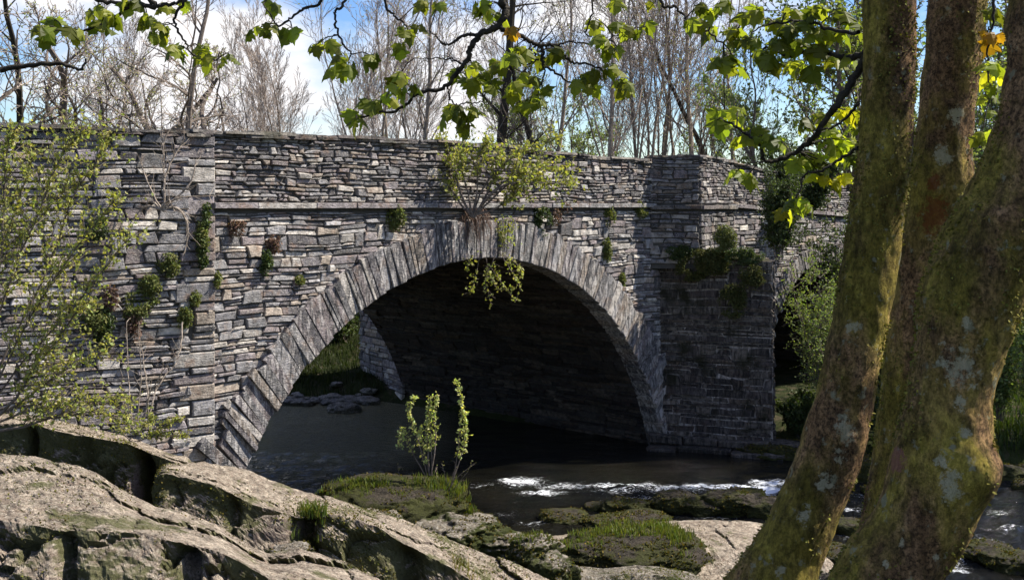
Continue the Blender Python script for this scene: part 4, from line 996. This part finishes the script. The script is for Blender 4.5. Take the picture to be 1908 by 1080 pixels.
ST_A = [(1672, -330, 84), (1662, -150, 90), (1656, 0, 97), (1657, 100, 95), (1648, 260, 96), (1632, 400, 97), (1614, 520, 101), (1600, 610, 102), (1572, 745, 110), (1545, 850, 114), (1497, 970, 128), (1450, 1070, 160), (1415, 1180, 200), (1420, 1320, 260)]
ST_B = [(1815, -300, 90), (1800, -150, 96), (1783, 0, 104), (1775, 110, 105), (1757, 250, 104), (1745, 350, 112), (1735, 430, 108), (1715, 550, 105), (1698, 700, 105), (1685, 850, 110), (1660, 1000, 120), (1620, 1150, 140), (1560, 1320, 200)]
ST_C = [(2010, -300, 150), (1985, -150, 155), (1968, 0, 165), (1958, 130, 165), (1945, 230, 172), (1912, 330, 190), (1868, 420, 206), (1828, 500, 200), (1800, 580, 188), (1777, 690, 152), (1757, 800, 166), (1745, 880, 186), (1712, 970, 190), (1662, 1060, 202), (1620, 1150, 220), (1560, 1320, 280)]
stem(ST_A, 4.6, [(1590, 610, 30, 1), (1575, 800, 45, 1), (1540, 900, 40, 1), (1565, 850, 30, 1), (1455, 1065, 22, 1), (1500, 960, 30, 1)], knobs=[(1560, 805, 25, .012), (1500, 990, 40, .015)], seed=1)
stem(ST_B, 5.7, [(1778, 212, 34, 1), (1757, 290, 36, 1), (1740, 400, 55, 0), (1740, 340, 25, 0)], knobs=[(1800, 330, 40, .02)], seed=2)
stem(ST_C, 4.0, [(1790, 680, 75, 1), (1800, 600, 20, 1), (1790, 750, 26, 1), (1795, 800, 24, 1), (1790, 690, 50, 1), (1770, 900, 45, 1), (1750, 860, 30, 1), (1668, 860, 34, 2), (1680, 1010, 14, 1), (1650, 1050, 12, 1), (1745, 1040, 16, 1)], knobs=[(1835, 880, 45, .035), (1880, 430, 60, .02), (1740, 420, 40, .01)], seed=3)
MOS.build('moss', M_MOSSB, SY)
# limb reaching over the frame from the left stem, and branches hanging from it
bm_, lf = MB(), MB()
def branch(P_, d, r0, r1=None, sides=7, wob=.006):
    pts = [Vector(p) for p in catmull([unp(p[0], p[1], p[2] if len(p) > 2 else d) for p in P_], 7)]; n = len(pts)
    for i in range(1, n-1): pts[i] = pts[i]+rdir()*wob
    r1 = r1 if r1 else r0*.45
    mb = MB(); tube(mb, pts, [(r0+(r1-r0)*i/(n-1))*U(.88, 1.15) for i in range(n)], sides)
    mb.build('branch', M_DARKB, SY, smooth=True); TW.extend(pts); return pts
TW = []
branch([(1664, -150, 4.6), (1500, -190, 4.9), (1250, -150, 5.2), (940, -110, 5.4), (640, -120, 5.5), (300, -90, 5.6), (60, -60, 5.7)], 5, .06, .02)
D = 5.4
branch([(940, -110), (935, 0), (942, 18), (930, 48), (898, 62), (880, 85), (868, 115), (850, 140), (825, 163), (780, 175), (745, 203), (690, 213), (655, 222)], D, .021, .004)
branch([(928, 50), (950, 62), (975, 70), (1003, 84), (1035, 84), (1052, 105), (1070, 117), (1100, 120), (1130, 137), (1150, 160)], D, .013, .003)
branch([(1005, 84), (1012, 100), (1012, 118), (1040, 138), (1075, 158), (1110, 150)], D, .010, .003)
branch([(1012, 118), (1015, 140), (1003, 165), (1000, 185)], D, .005, .002)
branch([(1003, 110), (985, 120), (972, 140), (970, 160)], D, .005, .002)
branch([(888, 65), (868, 66), (848, 78), (828, 83), (815, 70), (800, 58)], D, .009, .003)
branch([(1040, 84), (1065, 78), (1090, 82), (1125, 80), (1160, 60), (1200, 50)], D, .005, .002)
branch([(835, 155), (838, 180), (850, 195), (890, 190), (920, 200)], D, .005, .002)
branch([(860, 118), (830, 110), (800, 108), (770, 110)], D, .004, .002)
branch([(300, -90), (262, -30), (290, 12), (250, 6), (235, 18), (200, 42), (160, 55), (120, 60)], D+.1, .016, .004)
branch([(290, 12), (320, 8), (345, 0), (328, 25), (326, 45), (345, 78), (362, 105), (400, 112), (420, 100)], D+.1, .009, .003)
branch([(165, -20), (180, 0), (230, 8), (270, 12)], D+.1, .012, .008)
branch([(640, -120), (600, 0), (570, 15), (548, 30), (520, 48), (505, 30), (490, 8)], D, .009, .003)
branch([(650, -110), (642, 0), (624, 22), (628, 55), (642, 85), (655, 100), (640, 120)], D, .008, .003)
branch([(715, -100), (716, 0), (735, 30), (752, 42), (760, 60), (770, 80)], D, .007, .003)
branch([(1250, -150), (1232, 0), (1255, 12), (1275, 30), (1282, 50), (1320, 58), (1345, 80), (1375, 55)], 5.2, .009, .003)
branch([(1090, -130), (1105, 0), (1098, 40), (1092, 62), (1115, 75)], 5.3, .006, .002)
branch([(1622, 95, 4.7), (1585, 108, 4.8), (1545, 100, 4.9), (1500, 96, 5.0), (1470, 105, 5.0), (1430, 90, 5.0), (1415, 100, 5.0)], 5, .014, .003)
branch([(1600, 60, 4.7), (1560, 60, 4.8), (1500, 40, 4.9), (1440, 45, 5.0), (1400, 60, 5.0)], 5, .009, .003)
branch([(1630, 85, 4.65), (1603, 125, 4.7), (1585, 155, 4.7), (1560, 195, 4.7), (1545, 210, 4.75), (1520, 250, 4.8), (1495, 275, 4.9), (1455, 295, 4.9), (1425, 300, 4.9), (1415, 270, 4.9), (1385, 245, 4.9), (1350, 225, 4.9)], 4.8, .019, .004)
branch([(1600, 190, 4.7), (1570, 225, 4.7), (1540, 240, 4.7), (1500, 240, 4.8)], 4.8, .007, .003)
branch([(1600, 275, 4.6), (1560, 300, 4.7), (1530, 318, 4.7), (1500, 325, 4.8), (1485, 370, 4.8)], 4.8, .007, .003)
branch([(1850, -50, 5.2), (1852, 30, 5.2), (1840, 100, 5.2), (1845, 180, 5.2)], 5.2, .008, .003)
branch([(0, 130, 7.5), (60, 122, 7.5), (110, 118, 7.5), (150, 130, 7.5), (160, 110, 7.5)], 7.5, .02, .006)
OUT = [(0, 0), (.17, -.07), (.40, -.06), (.34, .12), (.50, .16), (.70, .36), (.52, .40), (.36, .46), (.40, .60), (.26, .78), (.12, .86), (0, 1.08)]
OUT = OUT+[(-x, y) for x, y in reversed(OUT[1:-1])]
def sleaf(mb, p, d, up, size, droop, col):
    s_ = d.cross(up)
    if s_.length < .05: s_ = d.cross(Vector((1, 0, .2)))
    s_.normalize(); n = s_.cross(d).normalized(); fold = U(.25, .6)
    def P_(x, y):
        z = -fold*abs(x)*.8-droop*y*y*.6+.10*sin(7*abs(x)+3*y)*abs(x)*2; return p+s_*(x*size)+d*(y*size*(1-.15*droop))+n*(z*size)
    vs = [P_(0, .12), P_(0, .5)]+[P_(x*U(.92, 1.08), y*U(.95, 1.05)) for x, y in OUT]; m_ = len(OUT); fs = []
    for i in range(m_):
        j = (i+1) % m_; a, b = OUT[i], OUT[j]; hub = 0 if (a[1]+b[1])/2 < .38 else 1
        fs.append((hub, 2+i, 2+j))
        h2 = 0 if (b[1]+OUT[(j+1) % m_][1])/2 < .38 else 1
        if h2 != hub: fs.append((hub, 2+j, h2))
    mb.add(vs, fs, col)
def cluster(px, py, d, n, spr, size=.105, tint=(1, 1, 1), hang=1.0):
    c = unp(px, py, d)
    near = min(TW, key=lambda q: (q-c).length)
    if (near-c).length < .6:
        mid = near.lerp(c, .5)+Vector((0, 0, .015)); tube(bm_, [near, mid, c], [.0035, .003, .0025], 4)
    for i in range(n):
        a = 2*pi*(i+U(-.3, .3))/n; rr = spr/F*d
        b = c+Vector((cos(a)*rr*U(.3, 1), sin(a)*rr*U(.3, 1), U(-.35, .45)*rr))
        tube(bm_, [c, c.lerp(b, .5)+Vector((0, 0, .01)), b], [.0018, .0014, .0012], 3, (3, 4, 1.5))
        dd = (Vector((cos(a)*.8, sin(a)*.6, -U(.25, 1.0)*hang))).normalized(); k = U(.4, 1.4)
        sleaf(lf, b, dd, Vector((U(-.6, .6), U(-.7, .3), 1)), size*U(.45, 1.2), U(.2, 1.5), (k*tint[0]*U(.9, 1.15), k*tint[1], k*tint[2]))
CL = [(75, 50, 5), (100, 35, 6), (135, 55, 5), (90, 65, 4), (185, 15, 4), (205, 30, 7), (185, 45, 5), (275, 32, 7), (300, 45, 6), (290, 62, 6), (330, 90, 6), (375, 88, 8), (385, 105, 5), (430, 108, 5), (345, 5, 4), (240, 5, 4), (310, 12, 5),
 (480, 55, 5), (505, 45, 6), (545, 55, 5), (500, 5, 3), (588, 85, 5), (615, 75, 4), (622, 130, 6), (650, 118, 5), (640, 100, 3), (695, 105, 4), (745, 140, 6), (765, 160, 5), (735, 165, 4), (755, 55, 5), (775, 50, 4), (745, 85, 4), (790, 5, 7), (820, 8, 5),
 (660, 210, 4), (690, 190, 6), (715, 182, 5), (665, 222, 3), (900, 8, 6), (930, 30, 3), (905, 15, 4), (950, 55, 4, 1), (880, 120, 5), (900, 140, 6), (875, 150, 6), (915, 155, 5), (850, 130, 3), (930, 115, 5), (965, 90, 5), (985, 95, 4), (960, 105, 4), (985, 140, 5), (955, 160, 4), (1000, 180, 6), (975, 190, 5), (1010, 165, 4),
 (850, 200, 6), (880, 205, 6), (835, 212, 4), (870, 228, 5), (925, 120, 4), (1020, 105, 4), (1045, 95, 4), (1110, 35, 4), (1150, 45, 7), (1175, 55, 5), (1205, 42, 4), (1120, 70, 5), (1130, 88, 6), (1150, 88, 4), (1110, 135, 5), (1140, 125, 5), (1160, 150, 6), (1080, 145, 5), (1170, 165, 4), (1095, 155, 4), (1150, 5, 3), (1220, 5, 3),
 (1290, 38, 5), (1310, 12, 5), (1322, 55, 6), (1345, 5, 4), (1370, 50, 5), (1375, 75, 5), (1400, 72, 6), (1350, 105, 6), (1370, 118, 4), (1390, 30, 4), (1440, 40, 7), (1470, 50, 8), (1500, 40, 8), (1530, 55, 7), (1450, 75, 7), (1490, 80, 8), (1520, 90, 6), (1560, 60, 6), (1420, 95, 5), (1440, 110, 6), (1480, 115, 5), (1500, 125, 5), (1550, 105, 5), (1470, 20, 5), (1520, 15, 6), (1570, 20, 5), (1410, 15, 4), (1590, 40, 4), (1580, 100, 3),
 (1350, 210, 6, 2), (1375, 205, 5, 2), (1335, 225, 4, 2), (1400, 240, 6, 2), (1425, 255, 6, 2), (1450, 262, 5, 2), (1385, 250, 4, 2), (1370, 320, 5, 2), (1395, 325, 4, 2), (1490, 295, 5, 2), (1515, 290, 6, 2), (1535, 300, 4, 2), (1500, 225, 6), (1530, 215, 6), (1550, 240, 6, 2), (1575, 205, 4, 3), (1600, 210, 3, 3), (1580, 260, 5, 2), (1560, 275, 5, 2), (1540, 265, 4, 2), (1555, 335, 4, 3), (1575, 330, 4, 3), (1530, 330, 4, 3), (1485, 370, 6, 2), (1465, 390, 3, 3), (1500, 380, 4, 2), (1595, 290, 4, 2), (1595, 235, 3, 2),
 (1840, 60, 5, 1), (1858, 70, 4, 1), (1845, 120, 5, 2), (1855, 135, 4, 3), (1850, 20, 5), (1835, 180, 5), (1850, 210, 4), (1845, 160, 3, 2), (1830, 250, 4)]
for cdef in CL:
    px, py, n = cdef[:3]; k = cdef[3] if len(cdef) > 3 else 0
    d = D if px < 1240 else (5.2 if px < 1400 else 4.95)
    if px > 1800: d = 5.2
    if px < 450: d = D+.1
    tint = [(1, 1, 1), (1.7, .85, .6), (1.3, 1.35, 1.1), (1.9, 1.6, .9)][k]
    cluster(px, py, d+U(-.15, .15), n, 15, size=.076 if d > 5 else .078, tint=tint)
bm_.build('twigs', M_DARKB, SY); lf.build('foliage', M_SYC, SY)
# the crown higher up the same tree, which shades its stems
cm = MB(); sm = MB(); keep = rnd.getstate(); rnd.seed(77)
for i in range(28):
    t = U(2.4, 6); base = Vector((U(1.0, 2.4), U(4.0, 5.0), U(2.6, 5.6))); c = base+SUN*t
    if c.z < 6.9: continue
    if c.z < ZC+ (383+40)/F*c.y: continue
    for k in range(6): 
        a = U(0, 2*pi); sleaf(cm, c+rdir()*.12, Vector((cos(a), sin(a), -.5)).normalized(), Vector((0, 0, 1)), U(.10, .16), .5, (1, 1, 1))
cm.build('foliage', M_SYC, SY); rnd.setstate(keep)
